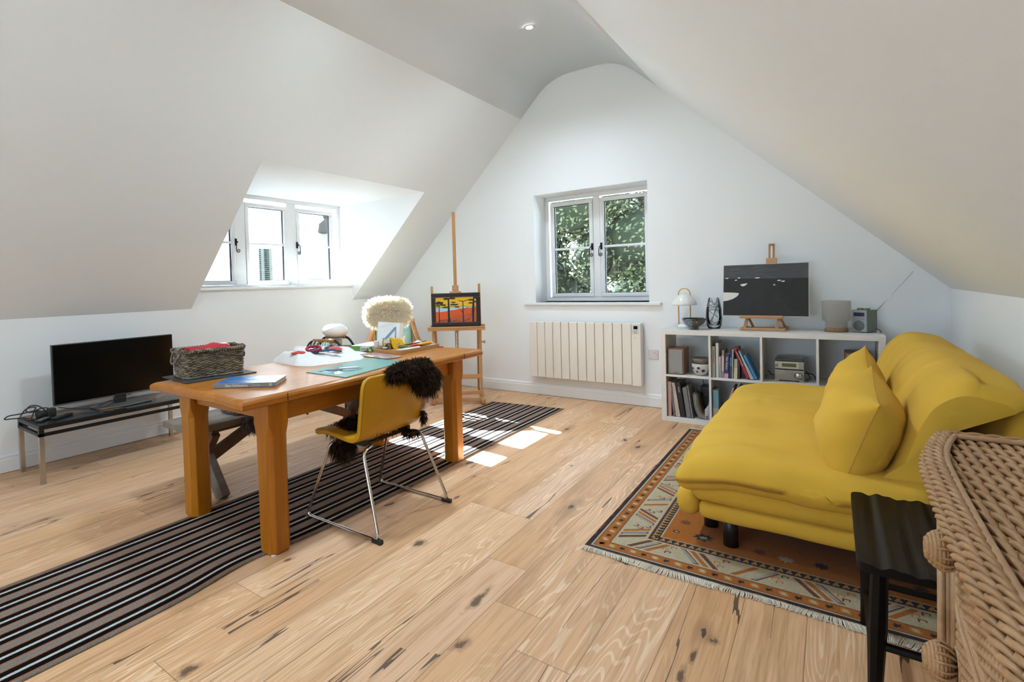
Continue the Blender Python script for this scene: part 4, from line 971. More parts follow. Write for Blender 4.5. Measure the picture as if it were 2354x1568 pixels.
# tray of paints
b = thing('wooden_tray', 'shallow wooden tray full of paint tubes at the far end of the table', 'tray', (-2.42, 2.83, TT), R(1.5))
TRW = wood('pale_tray_wood', (.50, .30, .12), (.42, .23, .08), axis=1, rough=.5)
m = MB(); m.box(-.118, .118, -.212, .212, 0, .004); m.build('base', TRW, b)
for n_, q in (('side', (-.125, -.118, -.22, .22)), ('side', (.118, .125, -.22, .22)), ('side', (-.118, .118, -.22, -.212)), ('side', (-.118, .118, .212, .22))):
    m = MB(); m.box(q[0], q[1], q[2], q[3], 0, .026); m.build(n_, TRW, b, bevel=.001)
def ptube(label, c, d, L_, r, col, cap):
    """collapsed paint tube with a crimped end and a cap"""
    o = thing('paint_tube', label, 'paint tube', c, d)
    m = MB(); m.grid(lambda u, v: (-L_/2+L_*v, r*cos(2*pi*u)*(1+.25*max(0, .5-v)*2), r+r*sin(2*pi*u)*min(1, .08+v*1.5)), 14, 8, closeu=True); m.add([(-L_/2, -r*1.25, r*.95), (-L_/2, r*1.25, r*.95), (-L_/2+.004, r*1.25, r*1.05), (-L_/2+.004, -r*1.25, r*1.05)], [(0, 1, 2, 3)])
    m.build('tube_body', mat('tube_'+str(round(c[1]*1000)), col, .35), o)
    m = MB(); Mx = Matrix.Translation((L_/2, 0, r)) @ Matrix.Rotation(pi/2, 4, 'Y'); m.lathe([(r*.95, -.001), (r*.55, .004), (r*.55, .018), (0, .018)], seg=12, M=Mx); m.build('cap', mat('cap_'+str(round(c[1]*1000)), cap, .4), o)
z0 = TT+.0045
ptube('large green crumpled paint tube in the wooden tray', (-2.415, 2.76, z0+.008), R(200), .14, .019, (.10, .16, .05), (.02, .02, .025))
ptube('white paint tube at the near edge of the tray', (-2.36, 2.72, z0), R(35), .10, .0125, (.66, .66, .64), (.5, .5, .5))
ptube('white paint tube with red band further along the tray', (-2.335, 2.80, z0), R(60), .09, .013, (.70, .66, .63), (.55, .08, .06))
ptube('black paint tube lying beside the white tubes', (-2.34, 2.905, z0), R(80), .08, .011, (.015, .015, .02), (.6, .6, .6))
ptube('scarlet paint tube lying across the middle of the tray', (-2.42, 2.90, z0+.008), R(70), .12, .011, (.55, .04, .02), (.02, .02, .02))
ptube('orange yellow paint tube near the far end of the tray', (-2.39, 2.985, z0+.010), R(75), .12, .014, (.75, .30, .01), (.8, .8, .8))
ptube('silver paint tube at the far end of the tray', (-2.33, 2.985, z0), R(85), .09, .011, (.55, .56, .55), (.2, .35, .1))
b = thing('ink_bottle', 'small dark ink bottle with a peach lid in the tray', 'bottle', (-2.475, 2.655, z0)); m = MB(); m.lathe([(.017, 0), (.017, .022), (.013, .027)], seg=16); m.build('bottle_body', DARK, b); m = MB(); m.lathe([(.017, .022), (.018, .024), (.018, .030), (0, .031)], seg=16); m.build('lid', mat('peach_lid', (.72, .48, .36), .5), b)
b = thing('paint_brush', 'long black handled paint brush resting across the paint tubes', 'brush', (-2.42, 2.92, z0+.030), R(72)); m = MB(); m.tube([(-.09, 0, -.004), (0, 0, .003), (.10, 0, .012)], [.003, .004, .002], 8); m.build('brush_handle', BLACK, b); m = MB(); m.tube([(-.09, 0, -.004), (-.11, 0, -.006), (-.13, 0, -.008)], [.0035, .004, .001], 8); m.build('bristles', DKOAK, b)
cloth('paint_rag', 'white crumpled paint rag at the back of the tray', 'rag', PAPERW, (-2.46, 3.0, z0+.012), .05, .04, .04, 0, .8, 30, 9, n=12)
# jar, card pack, drawing pad
b = thing('glass_jar', 'glass jar of yellow paint with a blue splash in the tray', 'jar', (-2.497, 2.70, z0))
m = MB(); m.lathe([(.030, 0), (.034, .004), (.034, .066), (.028, .074), (.028, .078), (.031, .080), (.031, .088), (.028, .088)], seg=24, caps=False); m.build('jar_glass', glass('jar_glass', (.95, .96, .95), .3), b)
YEL = mat('yellow_paint', (.78, .50, .006), .35); BLU = mat('blue_splash', (.01, .035, .28), .4)
m = MB(); m.lathe([(0, .003), (.031, .004), (.0315, .056), (0, .056)], seg=24); m.build('paint', YEL, b)
m = MB(); q = [(.0335*cos(a), .0335*sin(a)) for a in [R(-75+i*7) for i in range(8)]]; hs = [.030, .042, .050, .046, .056, .044, .036, .028]; lo = [.018, .012, .006, .004, .004, .008, .014, .02]
m.add([(x*1.02, y*1.02, h_) for (x, y), h_ in zip(q, hs)]+[(x*1.02, y*1.02, h_) for (x, y), h_ in zip(q, lo)], [(i+8, i+9, i+1, i) for i in range(7)]); m.build('paint_splash', BLU, b)
b = thing('tape_dispenser', 'round yellow tape dispenser behind the glass jar', 'tape', (-2.432, 2.745, z0), R(36))
m = MB(); pts = [(.042*cos(a), .042*sin(a)+.044) for a in [R(-200+i*12) for i in range(27)]]; pts += [(-.062, .098), (-.052, .080)]
Mx = Matrix.Rotation(pi/2, 4, 'X'); m.prism(pts, -.01, .01, M=Mx); m.build('case', mat('yellow_plastic', (.85, .48, .005), .35), b, bevel=.002)
m = MB(); m.prism([(-.012, .040), (.016, .044), (.020, .056), (.004, .054)], -.0005, .0112, M=Mx); m.build('case_opening', mat('grey_hole', (.35, .36, .38), .5), b)
b = thing('card_pack', 'small cream upright card pack at the left corner of the tray', 'card pack', (-2.556, 2.655, TT+.026), R(30)); m = MB(); m.soft(-.016, .016, -.010, .010, 0, .052, .002, (4, 4, 4)); m.build('pack', mat('cream_card', (.66, .58, .52), .6), b)
b = thing('drawing_pad', 'white drawing pad with a blue triangle leaning up behind the jar', 'drawing pad', (-2.535, 2.765, TT+.0265), R(36))
b.rotation_euler = (R(-9), R(5), R(36))
m = MB(); m.box(-.092, .092, 0, .008, 0, .172); m.build('pad', PAPERW, b, bevel=.001)
m = MB(); f = lambda pts, n_, mm: (m.add([(x, -.0006, z) for x, z in pts], [tuple(range(len(pts)))]))
tri = [(-.045, .045), (.035, .145), (.045, .035)]; m.add([(x, -.0008, z) for x, z in [(-.045, .048), (.030, .142), (.042, .142), (.046, .040), (.036, .040), (.034, .118), (-.022, .046)]], [(0, 1, 6), (1, 2, 5), (1, 5, 6), (2, 3, 4), (2, 4, 5)]); m.build('triangle_drawing', mat('blue_wash', (.20, .33, .46), .7), b)
m = MB()
for i in range(5): m.tube([(-.07+.05*i*.4+.06*cos(a)*.5, -.0008, .10+.04*sin(a)+i*.006) for a in [j*.25 for j in range(9)]], .0006, 3)
m.build('pencil_lines', mat('pencil_grey', (.42, .42, .46), .7), b)
m = MB(); m.box(.066, .092, -.0010, -.0002, 0, .172); m.build('pad_margin', mat('cream_paper', (.72, .66, .58), .7), b)
m = MB(); m.prism([(-2.36, 3.035), (-2.275, 3.03), (-2.26, 3.05), (-2.35, 3.062)], TT, TT+.003); m.prism([(-2.31, 3.02), (-2.265, 3.058), (-2.275, 3.065), (-2.32, 3.03)], TT+.003, TT+.005); o = m.build('red_paper_strip', mat('red_paper', (.50, .015, .03), .6), origin=(-2.3, 3.05, TT)); tag(o, 'crossed red paper strips on the table beyond the tray', 'paper')

# ------------------------------------------------------------------ trolley table with table lamp
CANE = mat('cane_wrap', (.46, .24, .095), .5, col2=(.30, .14, .05), scale=8, stretch=(30, 30, 1)); DW = wood('dark_tray_wood', (.18, .085, .035), (.11, .05, .02), axis=0, rough=.45)
b = thing('tray_table', 'low dark side table with cane wrapped black handles against the left wall', 'side table', (-3.93, 3.44, 0), R(28))
m = MB(); m.box(-.21, .21, -.21, .21, .60, .618); m.build('tray_top', DW, b, bevel=.003)
for sg, dx in ((-1, .0), (1, -.015)):
    m = MB(); y = sg*.185; p_ = fillet([(-.19+dx, y, .0), (-.19+dx, y, .60), (-.13+dx, y, .705), (.13+dx, y, .705), (.20+dx, y, .60), (.20+dx, y, 0)], .05, 6)
    m.tube(p_, .012, 9); fr_ = m.build('handle_frame', BLKM, b)
    m = MB(); m.tube([(-.10+dx, y, .705), (.105+dx, y, .705)], .0165, 10)
    for i in range(18): m.tube([(-.10+dx+i*.012, y+.0168*cos(a), .705+.0168*sin(a)) for a in [j*.785 for j in range(8)]], .004, 5, closed=True)
    m.build('cane_grip', CANE, fr_)
b = thing('mushroom_lamp', 'squat table lamp with a white opal oval shade on a grey base', 'lamp', (-3.86, 3.44, .6185))
m = MB(); m.lathe([(.0, 0), (.062, 0), (.062, .105), (0, .105)], seg=32); m.build('base', mat('grey_taupe_base', (.33, .30, .27), .55), b, bevel=.003)
m = MB(); m.ell((0, 0, .171), (.118, .118, .066), 36, 18, e=.86); m.build('lamp_shade', mat('opal_glass', (.80, .80, .77), .25, coat=.3), b)

# ------------------------------------------------------------------ armchair with sheepskin
b = thing('armchair', 'bentwood armchair with floral cushions in the corner behind the table', 'armchair', (-3.66, 4.06, 0), R(40))
BW = wood('bentwood', (.42, .20, .075), (.33, .145, .05), (.5, .4, .3), axis=2, rough=.4)
t = NT('floral_cushion'); vr = t.n('TexVoronoi', {'Vector': t.obj(), 'Scale': 14.0}); t.set(col=t.ramp(t.n('SeparateColor', {0: vr.outputs[1]}).outputs[0], [(0, (.25, .42, .36)), (.3, (.62, .58, .52)), (.5, (.45, .12, .12)), (.65, (.20, .36, .50)), (.85, (.60, .45, .42))], 'CONSTANT'), rough=.9); FLO = t.m
M4 = Matrix.Translation((0, .13, .40)) @ Matrix.Rotation(R(-20), 4, 'X')
m = MB(); m.soft(-.20, .20, -.05, .05, .0, .52, .045, (10, 5, 12), wr=.01, wf=(8, 8, 8), M=M4); m.build('back_cushion', FLO, b)
m = MB(); m.soft(-.255, .255, -.42, .12, .33, .43, .045, (10, 10, 5), wr=.01); m.build('seat_cushion', FLO, b)
for s in (-1, 1):
    m = MB(); x = s*.285
    def strip(pts, w, th):
        for p, q in zip(pts, pts[1:]): m.bar(p, q, w, th, up=(0, 1, .3))
    m.grid(lambda u, v: (s*(.205+.075*sin(u*pi/2))+(v-.5)*.05, .20-.55*u, .80-.17*sin(min(1, u*1.6)*pi/2)-.02*max(0, u-.6)), 14, 3)
    m.build('arm', BW, b, solid=.022)
    m = MB(); m.bar((s*.215, .25, .84), (s*.225, .07, .30), .03, .045, up=(0, 1, 0)); m.build('back_post', BW, b, bevel=.004)
    m = MB(); m.tube(fillet([(x, -.40, .54), (x, -.46, .35), (x, -.40, .03), (x, .40, .03)], .07), .019, 8); m.build('leg', BW, b)
m = MB(); m.bar((-.215, .25, .82), (.215, .25, .82), .025, .05); m.build('top_rail', BW, b)
WOOLW = wool('cream_wool', (.90, .80, .62), (.96, .91, .80))
m = MB(); Mc = Matrix.Rotation(R(40), 3, 'Z') @ Matrix.Rotation(R(-14), 3, 'X'); rg = random.Random(8)
cc = Vector((-3.615, 3.94, .935)); hx, hy, hz_ = .215, .05, .135
m.ell(cc, (hx, hy, hz_), 24, 14, M=Mc, e=.7)
for _ in range(9000):
    a, q = rg.uniform(-1, 1), rg.uniform(-1, 1); front = -1 if rg.random() < .9 else 1
    e_ = (abs(a)**3.2+abs(q)**3.2)**(1/3.2)
    if e_ > 1: continue
    yy = hy*(1-e_**5)**.5
    p = Vector((a*hx, front*yy, q*hz_)); d = Vector((a*1.1*abs(a), front*(.55 if e_ < .8 else .2), q*1.1*abs(q)-.08))+Vector((rg.gauss(0, .22), rg.gauss(0, .1), rg.gauss(0, .22)))
    m.strand(cc+Mc @ p, Mc @ d, rg.uniform(.035, .06), .0034, .25, 0, rg, .22)
o = m.build('cream_sheepskin', WOOLW, origin=tuple(cc)); tag(o, 'fluffy cream sheepskin draped over the back of the corner armchair', 'sheepskin')

# ------------------------------------------------------------------ studio easel with tree painting
b = thing('studio_easel', 'tall beech studio easel standing in front of the gable wall', 'easel', (-2.99, 4.262, 0), R(34.2))
for s in (-1, 1):
    m = MB(); m.box(s*.236-.012, s*.236+.012, .0, .035, .03, 1.19 if s < 0 else 1.205); m.build('upright', BEECH, b, bevel=.003)
    m = MB(); m.bar((s*.25, -.06, .035), (s*.25, .52, .035), .04, .045); m.build('foot', BEECHX, b, bevel=.004)
    m = MB(); m.bar((s*.215, .03, .80), (s*.215, .42, .06), .022, .035); m.build('strut', BEECH, b, bevel=.003)
m = MB(); m.box(-.0165, .0165, .005, .038, .10, 1.925); m.build('mast', BEECH, b, bevel=.003)
for z, h_, y in ((.275, .045, .0), (.115, .035, -.012), (.045, .035, -.02)):
    m = MB(); m.box(-.245, .245, y, y+.022, z-h_/2, z+h_/2); m.build('crossbar', BEECHX, b, bevel=.003)
m = MB(); m.box(-.285, .285, -.06, .0, .745, .778); m.box(-.285, .285, -.064, -.052, .770, .785); m.box(-.262, .285, .0, .018, .778, .80); tr = m.build('picture_tray', BEECHX, b, bevel=.004)
m = MB(); m.box(-.032, .032, -.03, .0, 1.135, 1.195); m.box(-.058, .058, -.05, .0, 1.118, 1.135); cl = m.build('top_clamp', BEECHX, b, bevel=.005)
m = MB(); m.lathe([(.006, 0), (.006, .006), (0, .006)], seg=10, M=Matrix.Translation((0, -.03, 1.175)) @ Matrix.Rotation(pi/2, 4, 'X')); m.build('clamp_screw', STEEL, cl)
m = MB()
for i in range(24): m.lathe([(.0048, 0), (.0068, .004), (.0048, .008)], (0, -.022, .55+i*.008), seg=10, caps=False)
m.build('threaded_rod', CHROME, b)
m = MB(); m.lathe([(.013, 0), (.013, .012), (.018, .016), (0, .02)], (0, -.022, .728), seg=14); m.box(-.028, .028, -.032, -.012, .738, .745); m.build('brass_fitting', mat('brass', (.55, .33, .07), .3, 1.0), b)
m = MB(); m.lathe([(.008, 0), (.008, .018), (.015, .022), (.017, .030), (.012, .036), (0, .037)], seg=16, M=Matrix.Translation((.248, .015, .62)) @ Matrix.Rotation(pi/2, 4, 'Y')); m.build('adjusting_knob', BEECHX, b)
m = MB(); m.box(-.10, -.05, -.0245, -.02, .073, .088); m.box(.05, .10, -.0245, -.02, .073, .088); m.build('hinge_plate', STEEL, b)

p = thing('framed_painting', 'black framed painting of dark trees on red ground under a yellow sky', 'painting', (-2.99-.03*.562-.0, 4.262-(-.03)*-.827*-1*-1*0-.03*-.827*-1*0-.025, .786), R(34.2))
p.location = (-2.99+.040*.562, 4.262-.040*.827, .786)
PW, PH = .486, .333
fm = MB()
for q in ((-PW/2, PW/2, 0, .042), (-PW/2, PW/2, PH-.042, PH), (-PW/2, -PW/2+.042, .042, PH-.042), (PW/2-.042, PW/2, .042, PH-.042)): fm.box(q[0], q[1], -.010, .016, q[2], q[3])
fm.build('frame', mat('black_painted_frame', (.016, .015, .015), .35), p, bevel=.005)
A = {k: mat('paint_'+k, v, .55, bump=.35, bscale=90) for k, v in dict(yellow=(.72, .44, .012), lake=(.36, .58, .62), red=(.62, .085, .012), rust=(.42, .085, .035), dark=(.018, .016, .020), green=(.03, .05, .015), ochre=(.74, .30, .02)).items()}
ak = list(A); ai = {k: i for i, k in enumerate(ak)}; m = MB(); w0, w1, h0, h1 = -PW/2+.040, PW/2-.040, .040, PH-.040
def art(pts, k, lv):
    y = -.001-.0003*lv; pts = [(w0+(w1-w0)*min(1, max(0, x)), h0+(h1-h0)*min(1, max(0, z))) for x, z in pts]; n = len(pts)
    m.add([(x, y, z) for x, z in pts], [tuple(range(n))], ai[k])
m.box(w0-.005, w1+.005, -.001, .008, h0-.005, h1+.005, ai['yellow'])
art([(0, 0), (1, 0), (1, .62), (.55, .63), (0, .60)], 'green', 1); art([(0, 0), (1, 0), (1, .61), (.55, .615), (0, .585)], 'lake', 2)
hill = [(0, .43), (.12, .42), (.25, .44), (.36, .475), (.50, .50), (.62, .555), (.72, .54), (.85, .565), (1, .60)]
art([(0, 0), (1, 0)]+hill[::-1], 'red', 3); art([(0, 0), (1, 0), (1, .22), (.8, .34), (.62, .30), (.45, .27), (.3, .14), (.1, .12)], 'rust', 4)
def trunk(x0, x1, z1, w):
    w *= 1.35; art([(x0-w*1.5, 0), (x0+w*1.5, 0), (x1+w*.8, z1*.5), (x1+w*.6, z1), (x1-w*.6, z1), (x0-w*.7, z1*.5)], 'ochre', 4); art([(x0-w, 0), (x0+w, 0), (x1+w*.7, z1*.5), (x1+w*.5, z1), (x1-w*.5, z1), (x0-w*.8, z1*.5)], 'dark', 6)
def crown(cx_, cz_, rx, rz, n=11, sd=1):
    g_ = random.Random(sd); art([(cx_+rx*cos(2*pi*i/n)*(1 if i % 2 else .7+g_.random()*.3), cz_+rz*sin(2*pi*i/n)*(1 if i % 2 else .65)) for i in range(n)], 'dark', 7); art([(cx_+rx*.5*cos(2*pi*i/7)-.01, cz_-rz*.2+rz*.35*sin(2*pi*i/7)) for i in range(7)], 'green', 8)
trunk(.09, .09, .68, .012); crown(.10, .77, .12, .075, sd=1); crown(.06, .67, .07, .035, sd=2); crown(.20, .69, .08, .04, sd=3)
trunk(.33, .325, .95, .026); crown(.28, .93, .10, .055, sd=4); crown(.41, .95, .09, .05, sd=5); crown(.46, .70, .12, .04, sd=6); crown(.44, .79, .07, .03, sd=7); crown(.25, .60, .09, .04, sd=8); crown(.53, .60, .07, .03, sd=10)
trunk(.68, .675, .83, .014); art([(.67, .80), (.56, .86), (.56, .875), (.68, .83), (.80, .89), (.81, .87)], 'dark', 7); art([(.69, .50), (.75, .57), (.81, .59), (.81, .575), (.75, .55), (.70, .48)], 'dark', 7); art([(.67, .38), (.59, .47), (.60, .48), (.68, .40)], 'dark', 7)
trunk(.91, .94, .97, .018); crown(.88, .87, .09, .04, sd=11); crown(.97, .95, .06, .05, sd=12); crown(.87, .75, .07, .035, sd=13); crown(.98, .79, .05, .04, sd=14)
for a in ([(.10, .05), (.24, .10), (.24, .115), (.10, .07)], [(.38, .02), (.53, .09), (.52, .105), (.37, .04)], [(.72, .05), (.86, .14), (.85, .155), (.71, .07)], [(.82, .25), (.86, .31), (.91, .31), (.91, .295), (.86, .29)], [(.52, .02), (.60, .05), (.59, .06), (.52, .035)]): art(a, 'dark', 7)
m.build('canvas', [A[k] for k in ak], p)

# ------------------------------------------------------------------ radiator and socket
r = thing('electric_radiator', 'cream finned electric radiator on the gable wall under the window', 'radiator', (-1.985, 5.073, 0))
rx0, rx1, rz0, rz1 = -.568, .575, .205, .788; nf = 12; pw = .086; fw = (rx1-rx0-pw)/nf
m = MB(); m.box(rx0+.01, rx1-.01, -.055, -.012, rz0+.02, rz1-.02); m.build('core', CREAM, r)
for i in range(nf):
    a = rx0+i*fw; m = MB(); m.box(a+.0022, a+fw-.0022, -.092, -.03, rz0, rz1); m.box(a+.012, a+fw-.012, -.03, -.012, rz0+.03, rz1+.0); m.build('fin', CREAM, r, bevel=.005, seg=3)
m = MB(); m.box(rx1-pw+.002, rx1, -.098, -.014, rz0-.004, rz1+.002); cp = m.build('control_housing', CREAM, r, bevel=.006, seg=3)
m = MB(); m.box(rx1-pw+.010, rx1-.014, -.0995, -.097, rz1-.100, rz1-.010); m.build('control_panel', mat('panel_grey', (.62, .60, .57), .4), cp)
m = MB(); m.box(rx1-pw+.024, rx1-.026, -.1005, -.099, rz1-.052, rz1-.022); m.build('display', DARK, cp)
m = MB(); c0 = (rx1-pw/2-.002, -.0997, rz1-.078)
for k in range(4):
    m.tube([(c0[0]+.013*cos(a), c0[1], c0[2]+.013*sin(a)) for a in [k*pi/2+.2+j*.19 for j in range(7)]], .0018, 5)
m.tube([(c0[0]-.004, c0[1], c0[2]), (c0[0]+.004, c0[1], c0[2])], .0025, 6); m.build('button_ring', mat('button_grey', (.16, .16, .16), .5), cp)
m = MB(); m.box(c0[0]-.010, c0[0]+.006, -.0986, -.0975, rz1-.130, rz1-.127); m.box(c0[0]-.016, c0[0]+.014, -.0986, -.0975, rz1-.139, rz1-.1375); m.build('printed_line', mat('print_grey', (.4, .38, .36), .6), cp)
m = MB(); m.tube(fillet([(.43, -.03, .24), (.45, -.03, .195), (.52, -.03, .188), (.56, -.03, .21)], .03), .004, 6); m.build('flex', CREAM, r)
s = thing('wall_socket', 'pinkish white socket plate with a red switch between radiator and bookcase', 'socket', (-1.323, 5.073, .496))
m = MB(); m.box(-.043, .043, -.009, 0, -.043, .043); m.build('plate', mat('socket_plate', (.66, .60, .59), .35), s, bevel=.003)
m = MB(); m.box(.008, .020, -.012, -.009, .002, .022); m.build('rocker_switch', mat('white_rocker', (.78, .72, .70), .4), s, bevel=.001); m = MB(); m.box(.009, .019, -.0125, -.0118, .013, .018); m.build('red_flash', RD, s)
m = MB()
for x in (-.033, .032): m.lathe([(.003, 0), (.003, .0008), (0, .0008)], seg=8, M=Matrix.Translation((x, -.0092, .0)) @ Matrix.Rotation(pi/2, 4, 'X'))
m.build('plate_screw', STEEL, s)
m = MB(); m.soft(-.038, -.022, -.022, -.009, -.040, -.028, .003, (4, 4, 4)); m.build('flex_outlet', PAPERW, s)
# ------------------------------------------------------------------ cube bookcase
KX0, KX1, KY, KD, KH = -1.151, .294, 4.637, .39, .77
O = (-.43, 4.83, 0)
k = thing('cube_bookcase', 'white eight-cube bookcase along the gable wall behind the yellow sofa', 'bookcase', O)
def kb(n, x0, x1, z0, z1): 
    m = MB(); m.box(x0, x1, KY, KY+KD, z0, z1); return m.build(n, SHELFW, k, origin=O, bevel=.0012, seg=1)
kb('side_panel', KX0, KX0+.038, 0, KH); kb('side_panel', KX1-.038, KX1, 0, KH)
kb('top_panel', KX0+.038, KX1-.038, KH-.038, KH); kb('bottom_panel', KX0+.038, KX1-.038, 0, .038)
DV = [-.781, -.428, -.081]
for x in DV: kb('divider', x-.008, x+.008, .038, KH-.038)
for a, b in zip([KX0+.038]+[x+.008 for x in DV], [x-.008 for x in DV]+[KX1-.038]): kb('shelf', a, b, .379, .395)

BIDX = [0]
def book(label, x, z, w, h, d, col, tilt=0.0, y=None, ttl=None, tcol=None, spiral=False, tsize=.5, hard=True, band=None):
    """upright book, spine to the front (-y); x,z = lower left of the spine"""
    y = KY+.03 if y is None else y; BIDX[0] += 1
    b = thing('book', label, 'book', (x, y, z)); b.rotation_euler = (0, R(tilt), 0)
    cm = mat('cover_%d' % BIDX[0], col, .45)
    t = .0022 if hard else .001
    m = MB(); m.box(0, t, 0, d, 0, h); m.box(w-t, w, 0, d, 0, h); m.box(0, w, 0, t, 0, h); m.build('cover', cm, b, bevel=.0008, seg=1)
    m = MB(); m.box(t, w-t, t, d-.003, .003, h-.003); m.build('pages', PAPER, b)
    if band: m = MB(); m.box(.0003, w-.0003, -.0005, 0, h*band[0], h*band[1]); m.build('spine_band', mat('band_%d' % BIDX[0], band[2], .5), b)
    if ttl: text(ttl, w*tsize, mat('ink_%d' % BIDX[0], tcol or (.02, .02, .02), .5), b, (w*.5, -.0009, h*.88), (pi/2, pi/2, 0), extrude=.0002)
    if spiral:
        m = MB()
        for i in range(26): m.tube([(w/2+.55*w*cos(a), .004+.012*sin(a), .01+i*(h-.02)/25) for a in [j*.785 for j in range(9)]], .0011, 4)
        m.build('spiral_binding', PAPERW, b)
    return b
U = .3952
book('tall beige STUDIO LIVES book at the left of the upper book row', -.771, U, .026, .25, .20, (.46, .40, .30), ttl='STUDIO LIVES', tsize=.62)
book('tall white book second from left in the upper book row', -.742, U, .021, .278, .21, (.66, .66, .66), ttl='LETTERS FROM THE EDGE'[:0] or None)
book('short pale pink and blue paperback in the upper book row', -.719, U, .014, .172, .13, (.34, .32, .44), hard=False, band=(.62, .95, (.60, .35, .42)))
book('brown and cream patterned book beside the purple New Zealand book', -.704, U, .018, .222, .16, (.30, .24, .17), 1.5, band=(.25, .8, (.52, .46, .36)))
book('purple New Zealand guide book with pink foot in the upper row', -.685, U, .030, .196, .13, (.035, .022, .13), 3, ttl='New Zealand', tcol=(.75, .75, .8), tsize=.62, hard=False, band=(0, .2, (.50, .28, .45)))
book('navy blue book right of the purple New Zealand book', -.651, U, .017, .224, .16, (.018, .035, .085), 3, band=(.45, .75, (.05, .16, .30)))
book('thin pale green book standing behind the navy book', -.632, U, .009, .235, .17, (.42, .48, .42), 2)
book('small beige and brown book beside the thin green book', -.618, U, .025, .158, .12, (.42, .36, .25), 2, band=(0, .55, (.55, .49, .36)))
book('small dark brown book at the foot of the red book', -.590, U, .014, .150, .12, (.045, .022, .018), 1)
book('crimson START PAINTING NOW book leaning left in the upper row', -.530, U+.0095, .026, .245, .18, (.36, .008, .035), -21, ttl='START PAINTING NOW', tcol=(.8, .7, .7), tsize=.42)
book('thin cream book leaning against the crimson book', -.502, U+.004, .010, .245, .18, (.55, .56, .46), -23, hard=False)
book('thin pale blue book leaning between the cream and blue books', -.489, U+.004, .011, .235, .18, (.33, .47, .52), -24, hard=False)
book('bright blue book at the right end of the leaning books', -.4745, U+.0067, .017, .195, .16, (.045, .21, .47), -23, hard=False)
D0 = .0382
book('tall pale pink book at the far left of the lower row', -1.108, D0, .027, .292, .23, (.60, .34, .30), hard=True, band=(.72, .9, (.52, .40, .30)))
book('brown spiral bound notebook with white binding in the lower row', -1.066, D0+.0015, .018, .255, .19, (.10, .022, .022), -5, spiral=True, hard=False)
book('thin cream book leaning beside the spiral notebook', -1.045, D0+.001, .012, .285, .20, (.64, .60, .46), -7)
book('tall pinkish white book left of the black book', -1.031, D0+.002, .018, .285, .21, (.58, .47, .43), -8, hard=False)
book('thick black book with white foot in the lower row', -1.008, D0+.005, .036, .285, .21, (.012, .011, .012), -8, ttl='IMAGES', tcol=(.6, .6, .6), tsize=.4)
book('grey box file right of the black book', -.966, D0+.0045, .036, .245, .22, (.20, .19, .18), -7)
book('thin tall grey magazine right of the grey box file', -.925, D0+.001, .008, .268, .21, (.30, .30, .29), -7, hard=False)
book('thick blue and cream palm tree book at the left of its cube', -.768, D0, .042, .254, .18, (.17, .37, .43), band=(0, .42, (.46, .40, .29)), hard=True)
book('pale pink book leaning at the right of the palm tree book', -.715, D0+.0003, .014, .30, .20, (.58, .36, .32), 17)
book('blue book leaning beyond the pale pink book behind the sofa', -.690, D0+.0003, .016, .31, .20, (.05, .13, .20), 19)
for i, (dx, lab) in enumerate(((0, 'outer grey magazine drooping in a curve beside the black box'), (.012, 'middle beige magazine drooping in a curve beside the black box'), (.024, 'inner brown magazine drooping in a curve beside the black box'))):
    m = MB(); p_ = fillet([(-.915+dx, 0, .245-.01*i), (-.905+dx, 0, .13), (-.875+dx, 0, .052+i*.009), (-.812, 0, .044+i*.009)], .09, 7)
    m.grid(lambda u, v: (p_[min(len(p_)-1, round(u*(len(p_)-1)))].x, KY+.04+v*.20, p_[min(len(p_)-1, round(u*(len(p_)-1)))].z), len(p_), 2)
    o = m.build('magazine', mat('magazine_%d' % i, [(.22, .21, .20), (.36, .32, .26), (.20, .15, .11)][i], .5), origin=(-.87, KY+.1, D0), solid=.007); tag(o, lab, 'magazine', 'drooping magazines in the lower left cube')
b = thing('router_box', 'tall black glossy box standing at the back of the lower left cube', 'box', (-.86, 4.93, D0)); m = MB(); m.box(-.036, .052, -.045, .075, 0, .235); m.build('case', BLACK, b, bevel=.004); m = MB(); m.box(.0, .006, -.0458, -.045, .16, .172); m.box(.01, .018, -.0458, -.045, .03, .07); m.build('front_marking', mat('marking_grey', (.25, .25, .25), .5), b)
m = MB(); m.tube(fillet([(-.905, 5.02, .36), (-.90, 5.01, .30), (-.875, 4.99, .24), (-.905, 4.96, .15), (-.90, 4.94, .09), (-.875, 4.90, .07)], .06), .003, 6); o = m.build('cable', CORD, origin=(-.9, 4.97, .2)); tag(o, 'thin black cable hanging behind the drooping magazines', 'cable')
b = thing('folded_card', 'white folded card standing at the right of the lower left cube', 'card', (-.812, KY+.035, D0), R(-8)); m = MB(); m.add([(-.012, 0, 0), (.0, .05, 0), (.012, .0, 0), (-.016, 0, .085), (.0, .05, .12), (.014, 0, .15)], [(0, 1, 4, 3), (1, 2, 5, 4)]); m.build('card', PAPERW, b, solid=.0012)

